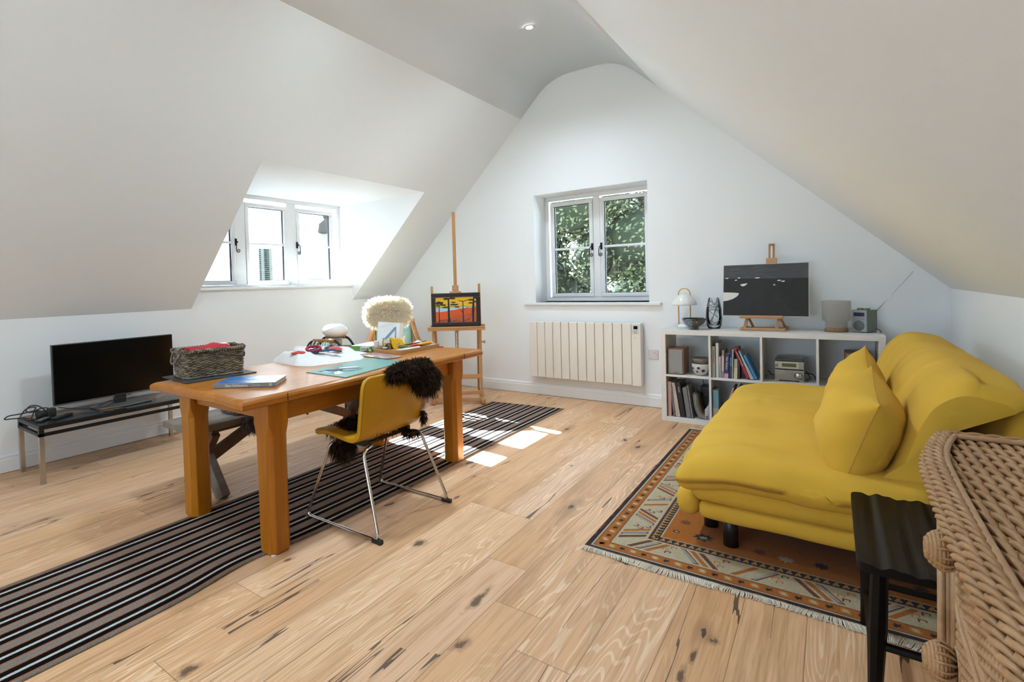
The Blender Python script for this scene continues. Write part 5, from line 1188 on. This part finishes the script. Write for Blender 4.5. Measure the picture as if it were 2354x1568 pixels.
# speakers, bowls, hi-fi
SPW = wood('cherry_veneer', (.32, .14, .045), (.25, .10, .03), axis=2, rough=.4); GRI = mat('grey_grille_cloth', (.30, .295, .29), .8, bump=.3, bscale=500, bdist=.0005)
def speaker(label, x, y, w, h):
    b = thing('speaker', label, 'speaker', (x, y, U), 0, 'wooden bookshelf speakers')
    m = MB(); m.box(0, w, .004, .20, 0, h); m.build('cabinet', SPW, b, bevel=.003)
    m = MB(); m.box(.008, w-.008, -.008, .004, .008, h-.008); m.build('grille', GRI, b, bevel=.006); m = MB(); m.box(w*.42, w*.72, -.0088, -.008, .018, .021); m.build('badge', BLACK, b)
speaker('wooden bookshelf speaker with grey grille in the upper left cube', -1.106, KY+.03, .127, .216)
speaker('wooden bookshelf speaker half hidden behind the sofa cushion on the right', .075, KY+.10, .145, .238)
b = thing('spotted_bowl', 'cream bowl with blue spots in the upper left cube', 'bowl', (-.862, KY+.085, U))
m = MB(); m.lathe([(0, .003), (.030, .0), (.050, .018), (.064, .055), (.067, .098), (.064, .098), (.060, .055), (.045, .020), (0, .010)], seg=36); m.build('bowl_body', mat('cream_glaze', (.56, .53, .46), .3), b)
m = MB()
for a, z, s in ((-95, .066, .012), (-62, .046, .014), (-108, .034, .009), (-140, .06, .01)):
    r_ = .0535+(z-.02)*.24 if z < .055 else .0652; c_ = Vector((r_*cos(R(a)), r_*sin(R(a)), z)); n_ = Vector((cos(R(a)), sin(R(a)), -.25)).normalized(); q = n_.to_track_quat('Z', 'Y').to_matrix().to_4x4()
    m.lathe([(s, .0), (s*.8, .002), (0, .0025)], seg=14, M=Matrix.Translation(c_) @ q)
m.build('blue_spot', mat('cobalt_spot', (.035, .03, .16), .35), b)
b = thing('dark_bowl', 'dark taupe bowl nested in the blue spotted bowl', 'bowl', (-.860, KY+.095, U+.045))
m = MB(); m.lathe([(0, .004), (.025, 0), (.048, .03), (.066, .062), (.074, .098), (.071, .099), (.06, .06), (.04, .03), (0, .012)], seg=36); m.build('bowl_body', mat('taupe_glaze', (.12, .10, .08), .4, col2=(.18, .155, .125), scale=20), b)
b = thing('micro_hifi', 'small two-tier silver micro hi-fi with round volume knob', 'hi-fi', (-.257, KY+.09, U))
SILV = mat('champagne_silver', (.34, .315, .265), .35, .5)
m = MB(); m.box(-.093, .093, .0, .20, .008, .088); lo = m.build('amplifier', SILV, b, bevel=.003)
m = MB(); m.box(-.093, .093, .0, .20, .094, .152); up = m.build('tuner', SILV, b, bevel=.003)
m = MB(); m.box(-.088, .088, .015, .20, .152, .172); m.build('top_cover', mat('smoked_cover', (.07, .065, .055), .25), b, bevel=.004)
m = MB(); m.box(-.065, .062, -.003, .0, .098, .150); m.build('fascia', mat('pale_gold', (.48, .44, .33), .35, .3), up); m = MB(); m.box(-.045, .045, -.004, -.003, .112, .138); m.build('display', mat('olive_display', (.10, .10, .03), .3), up)
m = MB(); m.lathe([(.026, 0), (.026, .006), (.021, .008), (.020, .016), (0, .017)], seg=28, M=Matrix.Translation((.058, 0, .047)) @ Matrix.Rotation(pi/2, 4, 'X')); m.build('volume_knob', STEEL, lo)
m = MB()
for i in range(3):
    for z in (.062, .078): m.box(-.022+i*.018, -.013+i*.018, -.002, 0, z, z+.004)
m.build('button', mat('button_dark', (.12, .11, .1), .4), lo)
m = MB(); m.lathe([(.007, 0), (.007, .008), (0, .009)], seg=12, M=Matrix.Translation((-.080, 0, .122)) @ Matrix.Rotation(pi/2, 4, 'X')); m.build('power_knob', STEEL, up)
for s in (-1, 1):
    m = MB(); m.soft(s*.08-.02, s*.08+.02, -.012, .03, 0, .010, .005, (6, 6, 3)); m.build('foot', STEEL, lo)
m = MB(); m.tube(fillet([(-.09, .12, .03), (-.12, .13, .02), (-.15, .16, .05)], .03), .003, 6); m.tube(fillet([(.09, .15, .05), (.15, .13, .045), (.16, .12, .01)], .02), .0035, 6); m.tube(fillet([(.10, .16, .06), (.13, .1, .02), (.10, .08, .006)], .03), .0025, 6); m.build('cable', CORD, b)

# ------------------------------------------------------------------ on top of the bookcase
KT = KH+.0003
b = thing('portable_lamp', 'small white mushroom lamp with looped brass handle on the bookcase', 'lamp', (-1.015, 4.90, KT))
BRASS = mat('amber_brass', (.62, .30, .035), .3, .7)
m = MB(); m.lathe([(.0, 0), (.052, 0), (.054, .004), (.054, .022), (.048, .028), (0, .030)], seg=32); m.build('base', PAPERW, b)
m = MB(); m.tube([(-.047, 0, .02), (-.047, 0, .29)]+arc((0, 0, .293), .047, pi, 0, 12)+[(.047, 0, .29), (.047, 0, .02)], .0042, 9); m.build('brass_loop', BRASS, b)
m = MB(); m.lathe([(.099, .196), (.098, .206), (.090, .232), (.074, .258), (.05, .278), (.038, .290), (.0, .296), (0, .291), (.048, .272), (.088, .228), (.097, .196)], seg=40); m.build('lamp_shade', mat('opal_white', (.78, .77, .74), .3), b)
b = thing('glazed_bowl', 'blue and brown drip glazed bowl on the left of the bookcase', 'bowl', (-.915, 4.757, KT))
t = NT('drip_glaze'); v = t.obj(); n1 = t.noise(t.mapped(v, (10, 10, 3)), 1.0, 3.0).outputs[0]; n2 = t.noise(v, 170.0, 2.0).outputs[0]; sp = t.n('SeparateXYZ', {0: v})
c_ = t.mix(t.ramp(n2, [(.42, (0, 0, 0)), (.58, (1, 1, 1))]), (.06, .085, .15), (.25, .27, .31)); dr = t.mth('ADD', t.mth('MULTIPLY', sp.outputs[2], 11.0), t.mth('MULTIPLY', n1, 1.0))
c_ = t.mix(t.ramp(dr, [(1.30/2, (0, 0, 0)), (1.42/2, (1, 1, 1))]) if 0 else t.mth('GREATER_THAN', dr, 1.42), c_, (.035, .028, .025)); c_ = t.mix(t.mth('GREATER_THAN', n1, .60), c_, (.085, .055, .03)); t.set(col=c_, rough=.15, coat=.5)
m = MB(); m.lathe([(0, .004), (.036, .0), (.037, .014), (.034, .018), (.052, .028), (.076, .052), (.092, .084), (.095, .092), (.090, .092), (.074, .056), (.05, .032), (0, .022)], seg=44); m.build('bowl_body', t.m, b)
b = thing('glass_vase', 'clear glass vase with swirling grey lines left of the dark painting', 'vase', (-.785, 4.885, KT))
m = MB(); vp = [(.0, .004), (.045, .002), (.056, .03), (.062, .09), (.058, .16), (.042, .245), (.036, .258)]
m.lathe(vp, seg=36, caps=False); m.lathe([(0, .024), (.040, .03), (.052, .09), (.049, .16), (.036, .258)], seg=36, caps=False); m.build('vase_body', glass('vase_glass', (.985, .99, .99), .10), b)
m = MB()
def vr(z):
    for (r0_, z0_), (r1_, z1_) in zip(vp, vp[1:]):
        if z <= z1_: return r0_+(r1_-r0_)*(z-z0_)/(z1_-z0_)
    return .036
for ph, tw, zA, zB in ((0, 2.2, .02, .25), (2.4, -1.8, .03, .25), (4.4, 1.1, .02, .25), (1.2, 3.2, .09, .24)):
    m.tube([((vr(zA+(zB-zA)*i/24)-.004)*cos(ph+tw*i/24), (vr(zA+(zB-zA)*i/24)-.004)*sin(ph+tw*i/24), zA+(zB-zA)*i/24) for i in range(25)], .0030, 6)
for z in (.055, .17, .195, .215): m.tube([((vr(z)-.005)*cos(a), (vr(z)-.005)*sin(a), z+.018*sin(a*2+z*40)) for a in [i*.3 for i in range(21)]], .0028, 6, closed=True)
m.build('swirl', mat('smoke_glass_line', (.34, .36, .38), .2), b)
# table easel with dark seascape
e = thing('table_easel', 'small beech table easel holding the dark seascape on the bookcase', 'easel', (-.418, 4.80, KT))
m = MB(); m.bar((-.155, -.015, .012), (.14, -.015, .012), .022, .022); m.build('base_rail', BEECHX, e, bevel=.002)
for x in (-.155, .125):
    m = MB(); m.bar((x, -.03, .012), (x+.015, .18, .012), .022, .022, up=(0, 0, 1)); m.build('side_rail', BEECHX, e, bevel=.002)
m = MB(); m.bar((-.12, .09, .012), (.14, .09, .012), .018, .018); m.build('cross_rail', BEECHX, e, bevel=.002)
for x in (-.115, .10):
    m = MB(); m.bar((x-.018, -.015, .02), (x, .005, .105), .022, .022, up=(0, 1, 0)); m.bar((x+.03, .10, .02), (x+.005, .015, .105), .016, .018, up=(0, 1, 0)); m.build('support', BEECH, e, bevel=.002)
m = MB(); m.box(-.165, .125, -.045, .022, .098, .113); m.box(-.165, .125, -.048, -.040, .105, .122); m.build('picture_ledge', BEECHX, e, bevel=.003)
mx = Matrix.Translation((.0, .012, .10)) @ Matrix.Rotation(R(-11), 4, 'X')
m = MB(); m.box(.022, .036, .018, .034, .0, .60, M=mx); m.box(.050, .064, .018, .034, .0, .60, M=mx); m.box(.022, .064, .018, .034, .585, .60, M=mx); m.build('mast', BEECH, e, bevel=.002)
m = MB(); m.box(.008, .080, -.006, .02, .420, .478, M=mx); cl = m.build('top_clamp', BEECHX, e, bevel=.003)
p = thing('seascape_painting', 'unframed dark seascape with white boats standing on the table easel', 'painting', (-.418, 4.785, KT+.1135)); p.rotation_euler = (R(-10.5), 0, 0)
SW, SH = .572, .418; xo = .0
m = MB(); m.box(-SW/2+xo, SW/2+xo, 0, .016, 0, SH); m.build('canvas', mat('canvas_white', (.62, .62, .60), .8), p)
m = MB(); B2 = [mat('night_black', (.014, .013, .014), .6, bump=.3, bscale=80), mat('slate_sky', (.05, .053, .058), .6, col2=(.075, .078, .083), scale=12, stretch=(1, 1, 9), bump=.2), mat('boat_white', (.66, .68, .63), .6)]
def sea(pts, k, lv): 
    n = len(pts); m.add([(-SW/2+SW*x, -.0006-.0004*lv, SH*z) for x, z in pts], [tuple(range(n))], k)
sea([(.004, .012), (.996, .006), (.996, .715), (.5, .722), (.004, .735)], 0, 0); sea([(.004, .735), (.5, .722), (.996, .715), (.996, .994), (.004, .994)], 1, 0)
sea([(.004, .29), (.06, .30), (.12, .33), (.17, .375), (.195, .42), (.196, .445), (.14, .455), (.004, .462)], 2, 1); sea([(.215, .60), (.24, .575), (.262, .582), (.285, .605), (.30, .635), (.25, .625), (.215, .615)], 2, 1)
for x, z, w in ((.02, .735, .05), (.175, .738, .04), (.14, .695, .035), (.38, .73, .07), (.645, .672, .05), (.69, .655, .05), (.60, .59, .03)): sea([(x, z), (x+w*.5, z-.008), (x+w, z+.002), (x+w*.8, z+.016), (x+w*.3, z+.012)], 2, 1)
m.build('painted_scene', B2, p)
b = thing('hurricane_lantern', 'frosted glass candle holder with a cork base right of the seascape', 'candle holder', (.030, 4.87, KT))
m = MB(); m.lathe([(0, 0), (.070, 0), (.070, .026), (0, .026)], seg=40); m.build('cork_base', mat('cork', (.36, .20, .085), .85, col2=(.22, .11, .04), scale=120, bump=.5), b)
t = NT('frosted_glass'); tr = t.n('BsdfTransparent', {'Color': (.93, .91, .89)}); mx_ = t.n('MixShader', {0: .2}); t.set(col=(.55, .53, .51), rough=.5); t.t.links.new(tr.outputs[0], mx_.inputs[1]); t.t.links.new(t.b.outputs[0], mx_.inputs[2]); t.t.links.new(mx_.outputs[0], t.out.inputs['Surface'])
m = MB(); m.lathe([(.066, .026), (.067, .070), (.070, .076), (.086, .084), (.088, .095), (.088, .222), (.084, .230), (.081, .231), (.082, .222), (.083, .095), (.066, .078), (.063, .07), (.062, .028)], seg=44, caps=False); m.build('glass_bowl', t.m, b)
b = thing('radio', 'small grey-green radio with aerial at the right end of the bookcase', 'radio', (.187, 4.882, KT), R(-35))
RG = mat('sage_grey_leatherette', (.19, .20, .165), .55, bump=.15, bscale=300, bdist=.0006); RGF = mat('grey_fascia', (.30, .32, .31), .45)
m = MB(); m.box(-.052, .052, -.045, .062, .004, .163); m.build('body', RG, b, bevel=.004)
m = MB(); m.box(-.050, .050, -.047, -.044, .006, .161); fa = m.build('fascia', RGF, b, bevel=.001)
m = MB(); m.box(-.036, .036, -.0485, -.047, .118, .145); m.build('display', mat('indigo_display', (.025, .024, .075), .25), fa)
m = MB()
for i in range(5): m.lathe([(.0055, 0), (.0055, .002), (0, .0022)], seg=12, M=Matrix.Translation((-.031+i*.0155, -.047, .103)) @ Matrix.Rotation(pi/2, 4, 'X'))
m.build('button', RGF, fa)
m = MB(); m.lathe([(.038, 0), (.036, .002), (0, .0025)], seg=36, M=Matrix.Translation((-.002, -.047, .05)) @ Matrix.Rotation(pi/2, 4, 'X')); m.build('speaker_grille', mat('grey_mesh', (.12, .135, .13), .7, bump=.6, bscale=700, bdist=.001), fa)
for x in (-.018, .026):
    m = MB(); m.lathe([(.019, .160), (.019, .174), (.017, .176), (0, .176)], (x, -.005, 0), seg=24); m.build('dial', RG, b)
m = MB(); m.tube([(.05, .05, .150), (.10, .085, .235), (.214, .165, .430)], [.003, .0024, .0013], 7); m.ell((.215, .166, .432), (.002, .002, .002), 8, 6); m.build('aerial', CHROME, b)
m = MB(); m.tube(fillet([(.05, .05, .025), (.085, .03, .022), (.12, .0, .0), (.15, -.02, -.06), (.16, -.02, -.12)], .05), .0026, 6); m.build('cable', CORD, b)

# ------------------------------------------------------------------ yellow sofa bed
t = NT('mustard_felt'); v = t.obj(); nz = t.noise(v, 260.0, 3.0, .7).outputs[0]; n2 = t.noise(v, 3.0, 2.0).outputs[0]
t.set(col=t.mix(t.ramp(n2, [(.3, (0, 0, 0)), (.7, (1, 1, 1))]), (.64, .375, .042), (.69, .425, .058)), rough=.95, spec=.12, sheen=.04, sheenr=.5); t.bump(nz, .25, .0012); SOFA = t.m
SEAM = mat('mustard_stitching', (.50, .29, .035), .9)
O = (.05, 3.33, 0)
s = thing('yellow_sofa_bed', 'mustard yellow fabric sofa bed on the oriental rug', 'sofa', O)
m = MB(); m.soft(-.475, .46, 2.475, 4.22, .150, .232, .036, (20, 30, 5), wr=.006, wf=(5, 3, 5)); m.build('base', SOFA, s, origin=O)
m = MB(); m.soft(-.575, -.47, 2.50, 4.19, .135, .262, .052, (6, 30, 8), wr=.008, wf=(9, 4, 9), seed=4); m.build('front_bolster', SOFA, s, origin=O)
m = MB(); m.soft(-.505, .46, 2.455, 4.24, .226, .335, .050, (24, 36, 6), puff=.006, wr=.012, wf=(5, 3, 8), seed=2); m.build('lower_mattress', SOFA, s, origin=O)
def duvet(q):
    """droop and gather the top cover at the front corner, soften the middle"""
    f = max(0, min(1, (-.30-q.x)/.27)); n_ = max(0, min(1, (2.62-q.y)/.22))
    q.z -= .050*f*f+.030*n_*n_*(q.z > .38)
    q.z += .013*sin(q.y*24+q.x*5)*f*(q.z > .36)*max(0, 1-abs(q.y-2.7)*1.2)
    q.z += .010*noise.noise((q.x*5, q.y*3.2, 1.5))+.006*noise.noise((q.x*3, q.y*16, 7))*max(0, 1-f)
    g_ = math.exp(-((q.y-2.53)/.05)**2)*f; q.z -= .020*g_*(q.z > .33); q.x += .03*g_
    g_ = math.exp(-((q.y-2.66)/.035)**2)*f; q.z -= .012*g_
    return q
m = MB(); m.soft(-.565, .30, 2.405, 4.275, .302, .462, .075, (48, 72, 10), puff=.012, wr=.008, wf=(7, 5, 6), fn=duvet, seed=1); m.build('seat_cover', SOFA, s, origin=O)
# reclining backrest with the cover rolled over the top
bp = [(.10, .40), (.175, .46), (.225, .66), (.285, .79), (.36, .842), (.44, .838), (.515, .815), (.545, .775)]
bp2 = [(.46, .765), (.40, .74), (.355, .66), (.30, .46), (.25, .38), (.16, .36)]
loop = fillet([(x, 0, z) for x, z in bp+bp2], .05, 4); nl = len(loop); Y0, Y1 = 2.50, 4.285
m = MB()
def back(u, v):
    p = loop[round(u*nl) % nl]; y = Y0+(Y1-Y0)*v; e_ = max(0, .055-v)/.055; e2 = max(0, v-.955)/.045
    cx_, cz_ = .30, .60; e_ = max(e_, e2); k = 1-.12*(1-sqrt(max(0, 1-e_*e_)))*2
    x, z = cx_+(p.x-cx_)*k, cz_+(p.z-cz_)*k
    top = max(0, (z-.70)/.14); w_ = noise.noise((y*7, x*6, z*6))*.010+noise.noise((y*20, x*8, z*5))*.005*top
    y -= .05*top*(1 if v < .1 else 0)*(1-v/.1 if v < .1 else 0)
    sag = .035*math.exp(-((y-2.60)/.09)**2)*(x > .40)*top
    return (x-w_*.7, y+.02*(.6-z), z+w_-sag)
m.grid(back, nl, 60, closeu=True, flip=True)
for vv, rev in ((0, False), (1, True)):
    o_ = len(m.v); pts = [back(i/nl, vv) for i in range(nl)]; c0_ = (sum(p[0] for p in pts)/nl, pts[0][1]+(-.02 if vv == 0 else .02), sum(p[2] for p in pts)/nl)
    m.v += pts+[c0_]
    for i in range(nl):
        f_ = [o_+i, o_+(i+1) % nl, o_+nl]; m.f.append(f_[::-1] if rev else f_); m.mi.append(0); m.sm.append(True)
m.build('backrest_cover', SOFA, s, origin=O)
Mb = Matrix.Translation((.40, 0, .22)) @ Matrix.Rotation(R(11), 4, 'Y')
m = MB(); m.soft(-.015, .115, 2.525, 4.26, .0, .545, .045, (6, 30, 12), wr=.006, wf=(5, 4, 5), M=Mb); m.build('backrest_frame', SOFA, s, origin=O)
m = MB(); m.soft(.30, .56, 2.55, 4.2, .16, .30, .03, (8, 20, 5)); m.build('rear_base', SOFA, s, origin=O)
m = MB(); m.soft(.25, .50, 2.50, 2.56, .12, .30, .02, (8, 5, 6), wr=.02, wf=(12, 12, 12)); m.build('cover_hem', SOFA, s, origin=O)
for x, y in ((-.365, 2.60), (-.47, 2.76), (-.40, 4.08), (.38, 2.66), (.38, 4.08)):
    m = MB(); m.lathe([(.030, .0), (.030, .155)], (x, y, .0105), seg=24); m.build('leg', BLACK, s, origin=O)
m = MB(); m.box(-.40, .40, 2.70, 4.05, .11, .15); m.build('metal_frame', BLACK, s, origin=O)

def cushion(label, c, w, h, th, rot, seed):
    """plump knife-edge cushion with pinched corners and an edge seam"""
    b = thing('cushion', label, 'cushion', c, 0, 'mustard cushions on the sofa bed'); b.rotation_euler = rot
    m = MB()
    def fn(side):
        def f(u, v):
            a, q = 2*u-1, 2*v-1; a, q = sin(a*pi/2), sin(q*pi/2); e_ = (1-abs(a)**2.6)*(1-abs(q)**2.6)
            pin = 1-.075*(1-(abs(q)**2.2))*abs(a)**3*.9; pin2 = 1-.075*(1-(abs(a)**2.2))*abs(q)**3*.9
            wz = noise.noise((a*2.5+seed, q*2.5, side))*.35+noise.noise((a*6+seed, q*2, side*2))*.12
            fold = .012*sin(9*(a*abs(a)-q)+seed)*max(abs(a), abs(q))**3*e_**.5
            return (a*w/2*pin, side*(th/2*e_**.62*(1+.25*wz)+fold*.7), q*h/2*pin2)
        return f
    m.grid(fn(-1), 26, 26, flip=False); m.grid(fn(1), 26, 26, flip=True); m.build('cover', SOFA, b)
    m = MB(); ed = [fn(-1)(i/25, 0) for i in range(26)]+[fn(-1)(1, i/25) for i in range(1, 26)]+[fn(-1)(1-i/25, 1) for i in range(1, 26)]+[fn(-1)(0, 1-i/25) for i in range(1, 25)]
    m.tube(ed, .0016, 6, closed=True); m.build('seam', SEAM, b)
cushion('nearer mustard cushion propped on the sofa with a corner pointing up', (.080, 2.655, .600), .43, .375, .26, (R(-17), R(11), R(-90)), 1)
cushion('farther mustard cushion behind the nearer one on the sofa', (.085, 3.33, .600), .43, .375, .22, (R(-17), R(14), R(-90)), 7)

# ------------------------------------------------------------------ ripple-topped stool
BLKW = wood('blackened_oak', (.007, .0048, .0036), (.004, .003, .0022), axis=1, rough=.42, fine=60, bump=.35)
BLKZ = wood('blackened_oak_leg', (.007, .0048, .0036), (.004, .003, .0022), axis=2, rough=.4, fine=60, bump=.25)
O = (.24, 1.98, 0)
s = thing('ripple_stool', 'blackened wooden stool with a rippled seat beside the wicker chest', 'stool', O)
m = MB(); SX0, SX1, SY0, SY1, SZ = .048, .44, 1.71, 2.265, .462; NX = 90
rp = lambda u: .0045*sin(u*34+1.2*sin(u*9))+.0025*sin(u*71+2)
def seat(u, v):
    x = SX0+(SX1-SX0)*u; y = SY0+(SY1-SY0)*v
    r_ = .03; cx_ = max(0, r_-(x-SX0)); cx2 = max(0, r_-(SX1-x)); ins = (r_-sqrt(max(0, r_*r_-max(cx_, cx2)**2)))
    y = SY0+ins+(SY1-SY0-2*ins)*v
    return (x, y, SZ+rp(u)*(.8+.3*noise.noise((u*9, v*2, 0)))-.004)
m.grid(seat, NX, 14); m.grid(lambda u, v: (seat(u, v)[0], seat(u, v)[1], SZ-.026), NX, 2, flip=True)
m.grid(lambda u, v: (*seat(u, 0)[:2], SZ-.026+v*(seat(u, 0)[2]-SZ+.026)), NX, 2, smooth=True); m.grid(lambda u, v: (*seat(u, 1)[:2], SZ-.026+v*(seat(u, 1)[2]-SZ+.026)), NX, 2, flip=True)
for e_ in (0, 1): m.grid(lambda u, v: (*seat(e_, u)[:2], SZ-.026+v*(seat(e_, u)[2]-SZ+.026)), 14, 2, flip=(e_ == 0))
m.build('seat', BLKW, s, origin=O)
fx = {}
for sx, X in ((-1, .098), (1, .39)):
    for sy, Y in ((-1, 1.80), (1, 2.18)):
        a = Vector((X, Y, SZ-.022)); b_ = Vector((X+sx*.014, Y+(.0 if sy < 0 else .075), 0.0 if sy < 0 else .011)); fx[sx, sy] = (a, b_)
        m = MB(); m.tube([a, a.lerp(b_, .45), b_], [.019, .0215, .013], 8, smooth=False); m.build('leg', BLKZ, s, origin=O)
def at(kx, t_): a, b_ = fx[kx]; return a.lerp(b_, t_)
for p, q in ((at((-1, -1), .53), at((1, -1), .53)), (at((-1, 1), .62), at((1, 1), .62)), (at((-1, -1), .72), at((-1, 1), .72)), (at((1, -1), .72), at((1, 1), .72))):
    m = MB(); m.tube([p, q], .011, 8, smooth=False); m.build('stretcher', BLKZ, s, origin=O)

for _m in (BLKW, BLKZ): _m.node_tree.nodes['Principled BSDF'].inputs['Specular IOR Level'].default_value = .16

# ------------------------------------------------------------------ wicker chest of drawers
WK = mat('honey_wicker', (.46, .265, .125), .5, col2=(.34, .175, .07), scale=14, contrast=(.35, .68), bump=.3, bscale=90); WKD = mat('wicker_shadow_cane', (.20, .095, .035), .65)
WKP = mat('pale_cane', (.50, .315, .17), .45, col2=(.42, .24, .115), scale=22, bump=.2, bscale=120)
O = (.40, 1.09, 0)
ch = thing('wicker_chest', 'honey coloured wicker chest of drawers in the right foreground corner', 'chest of drawers', O)
CT = .852; YA, YBk = .56, 1.575
def fxr(y):                                   # bowed front edge of the lid
    q = (y-YA)/(YBk-YA); return .128+.010*(q-.35)**2*4-.002+(.040*max(0, q-.72)/.28*max(0, q-.72)/.28)
m = MB(); poly = [(fxr(YA+(YBk-YA-.05)*i/14)+.012, YA+(YBk-YA-.05)*i/14) for i in range(15)]+[(.215, YBk-.01), (.64, YBk-.008), (.64, YA)]
m.prism(poly[::-1], CT-.03, CT-.012); lid = m.build('lid', WK, ch, origin=O)
m = MB(); sp_ = .0172; nrow = 26
for k_ in range(nrow):                        # paired rods twisting along the lid
    x0 = .178+k_*sp_; off = max(0, .05-(k_*.012))
    for ph in (0, pi):
        pts = []; L_ = YBk-.02-off*0-YA; nn = 150
        for i in range(nn+1):
            y = YA+L_*i/nn; a = ph+i*.42; fade = max(0, fxr(y)+.034-x0)
            xx = x0+.0046*cos(a)
            pts.append((xx, y, CT-.009+.0046*sin(a)))
        pts = [p for p in pts if p[0] > fxr(p[1])+.030]
        if len(pts) > 3: m.tube(pts, .0056, 6)
m.build('woven_top', WK, lid, origin=O)
m = MB()
for j in range(46): y = YA+.02+j*.0215; m.tube([(fxr(y)+.03, y, CT-.014), (.62, y, CT-.014)], .0042, 5)
m.build('cross_stake', WKP, lid, origin=O)
def edge(i, n_, o_):
    """the rim line: along the bowed front then round the corner and along the far side"""
    s_ = i/n_*(YBk-YA+.45); yq = YA+s_
    if yq < YBk-.045: return Vector((fxr(yq)+o_, yq, CT))
    s_ -= YBk-.045-YA; r_ = .045; x0 = fxr(YBk-.045)
    if s_ < r_*pi/2: a = s_/r_; return Vector((x0+r_-(r_-o_)*cos(a), YBk-.045+(r_-o_)*sin(a), CT))
    return Vector((x0+r_+(s_-r_*pi/2), YBk-o_, CT))
for o_, dz in ((.0055, -.016), (.0125, .0015), (.024, .004)):
    m = MB(); n_ = 330
    for ph in (0, 2.094, 4.188):
        pts = []
        for i in range(n_+1):
            p = edge(i, n_, o_); q = edge(min(n_, i+1), n_, o_)-edge(max(0, i-1), n_, o_); q.normalize(); nn = Vector((q.y, -q.x, 0)); a = ph+i*.33
            pts.append(p+nn*(.0050*cos(a))+Vector((0, 0, dz+.0050*sin(a))))
        m.tube(pts, .0048, 5)
    m.build('rim_braid', WK, lid, origin=O)
m = MB(); m.tube([edge(i, 150, .0355)+Vector((0, 0, .004)) for i in range(151)], .0058, 7); m.build('inner_rod', WKP, lid, origin=O)
# body: back board, woven drawer fronts, corner posts
fxb = lambda y: fxr(y)+.020
YS, YE = .62, 1.535
m = MB(); m.prism([(.60, YS), (.60, YE), (fxb(YE)+.048, YE)]+[(fxb(y)+.048, y) for y in [YE-(YE-YS)*i/10 for i in range(1, 11)]], .04, CT-.035); m.build('carcass', WKD, ch, origin=O)
def weave(m, z0, z1, ya, yb, pitch=.0088):
    k_ = 0; z = z0
    while z < z1:
        pts = []; n_ = int((yb-ya)/.011)
        for i in range(n_+1):
            y = ya+(yb-ya)*i/n_; pts.append((fxb(y)+.003*cos(pi*i/2+pi*(k_ % 2)), y, z+.0012*noise.noise((y*20, z*30, 1))))
        m.tube([(p[0]+.034, p[1], p[2]) for p in pts], .0042, 5); z += pitch; k_ += 1
DZs = [(.585, .80), (.36, .57), (.17, .345), (.05, .155)]
for i, (z0, z1) in enumerate(DZs):
    m = MB(); weave(m, z0+.022, z1-.014, YS+.035, YE-.03); d = m.build('drawer', WK, ch, origin=O)
    m = MB()
    for zz in (z0+.008, z0+.014, z1-.006): m.tube([(fxb(y)+.032, y, zz) for y in [YS+.02+(YE-YS-.04)*j/30 for j in range(31)]], .0055, 6)
    m.build('drawer_rod', WKP, d, origin=O)
    if i < 2:
        kc = Vector((.182, 1.315+.03*i, (z0+z1)/2)); m = MB()
        for j in range(9):
            h_ = j/8; r_ = .031*sin(pi*(.12+.86*h_))**.6; m.tube([(kc.x-.004-.038*(1-h_), kc.y+r_*cos(a)+.0022*cos(a*9), kc.z+r_*sin(a)) for a in [q*.2244 for q in range(28)]], .0046, 5, closed=True)
        for q in range(14):
            a = q*2*pi/14; m.tube([(kc.x-.042+.044*h_, kc.y+(.004+.032*sin(pi*(.06+.88*h_))**.6)*cos(a), kc.z+(.004+.032*sin(pi*(.06+.88*h_))**.6)*sin(a)) for h_ in [w_/7 for w_ in range(8)]], .0028, 4)
        m.ell((kc.x-.022, kc.y, kc.z), (.022, .026, .026), 14, 8); kn = m.build('knob', WK, d, origin=O)
        m = MB(); m.tube([(kc.x+.004, kc.y+.030*cos(a), kc.z+.030*sin(a)) for a in [q*.3 for q in range(21)]], .006, 6, closed=True); m.build('knob_collar', WKP, kn, origin=O)
for y in (YS, YE):
    m = MB()
    for a in range(5): m.tube([(fxb(y)-.004+.010*a, y+(.012 if y > 1 else -.012)+.004*sin(a*2), .0), (fxb(y)-.004+.010*a, y+(.012 if y > 1 else -.012)+.004*sin(a*2), CT-.03)], .0075, 6)
    m.tube([(.60, y, 0), (.60, y, CT-.03)], .015, 8); m.build('corner_post', WKP, ch, origin=O)
m = MB(); k_ = 0; z = .05
while z < CT-.04:
    m.tube([(fxb(YE)+.03+(.57-fxb(YE))*i/34, YE+.004+.003*cos(pi*i/2+pi*(k_ % 2)), z) for i in range(35)], .0042, 5); z += .0088; k_ += 1
m.build('woven_side', WK, ch, origin=O)
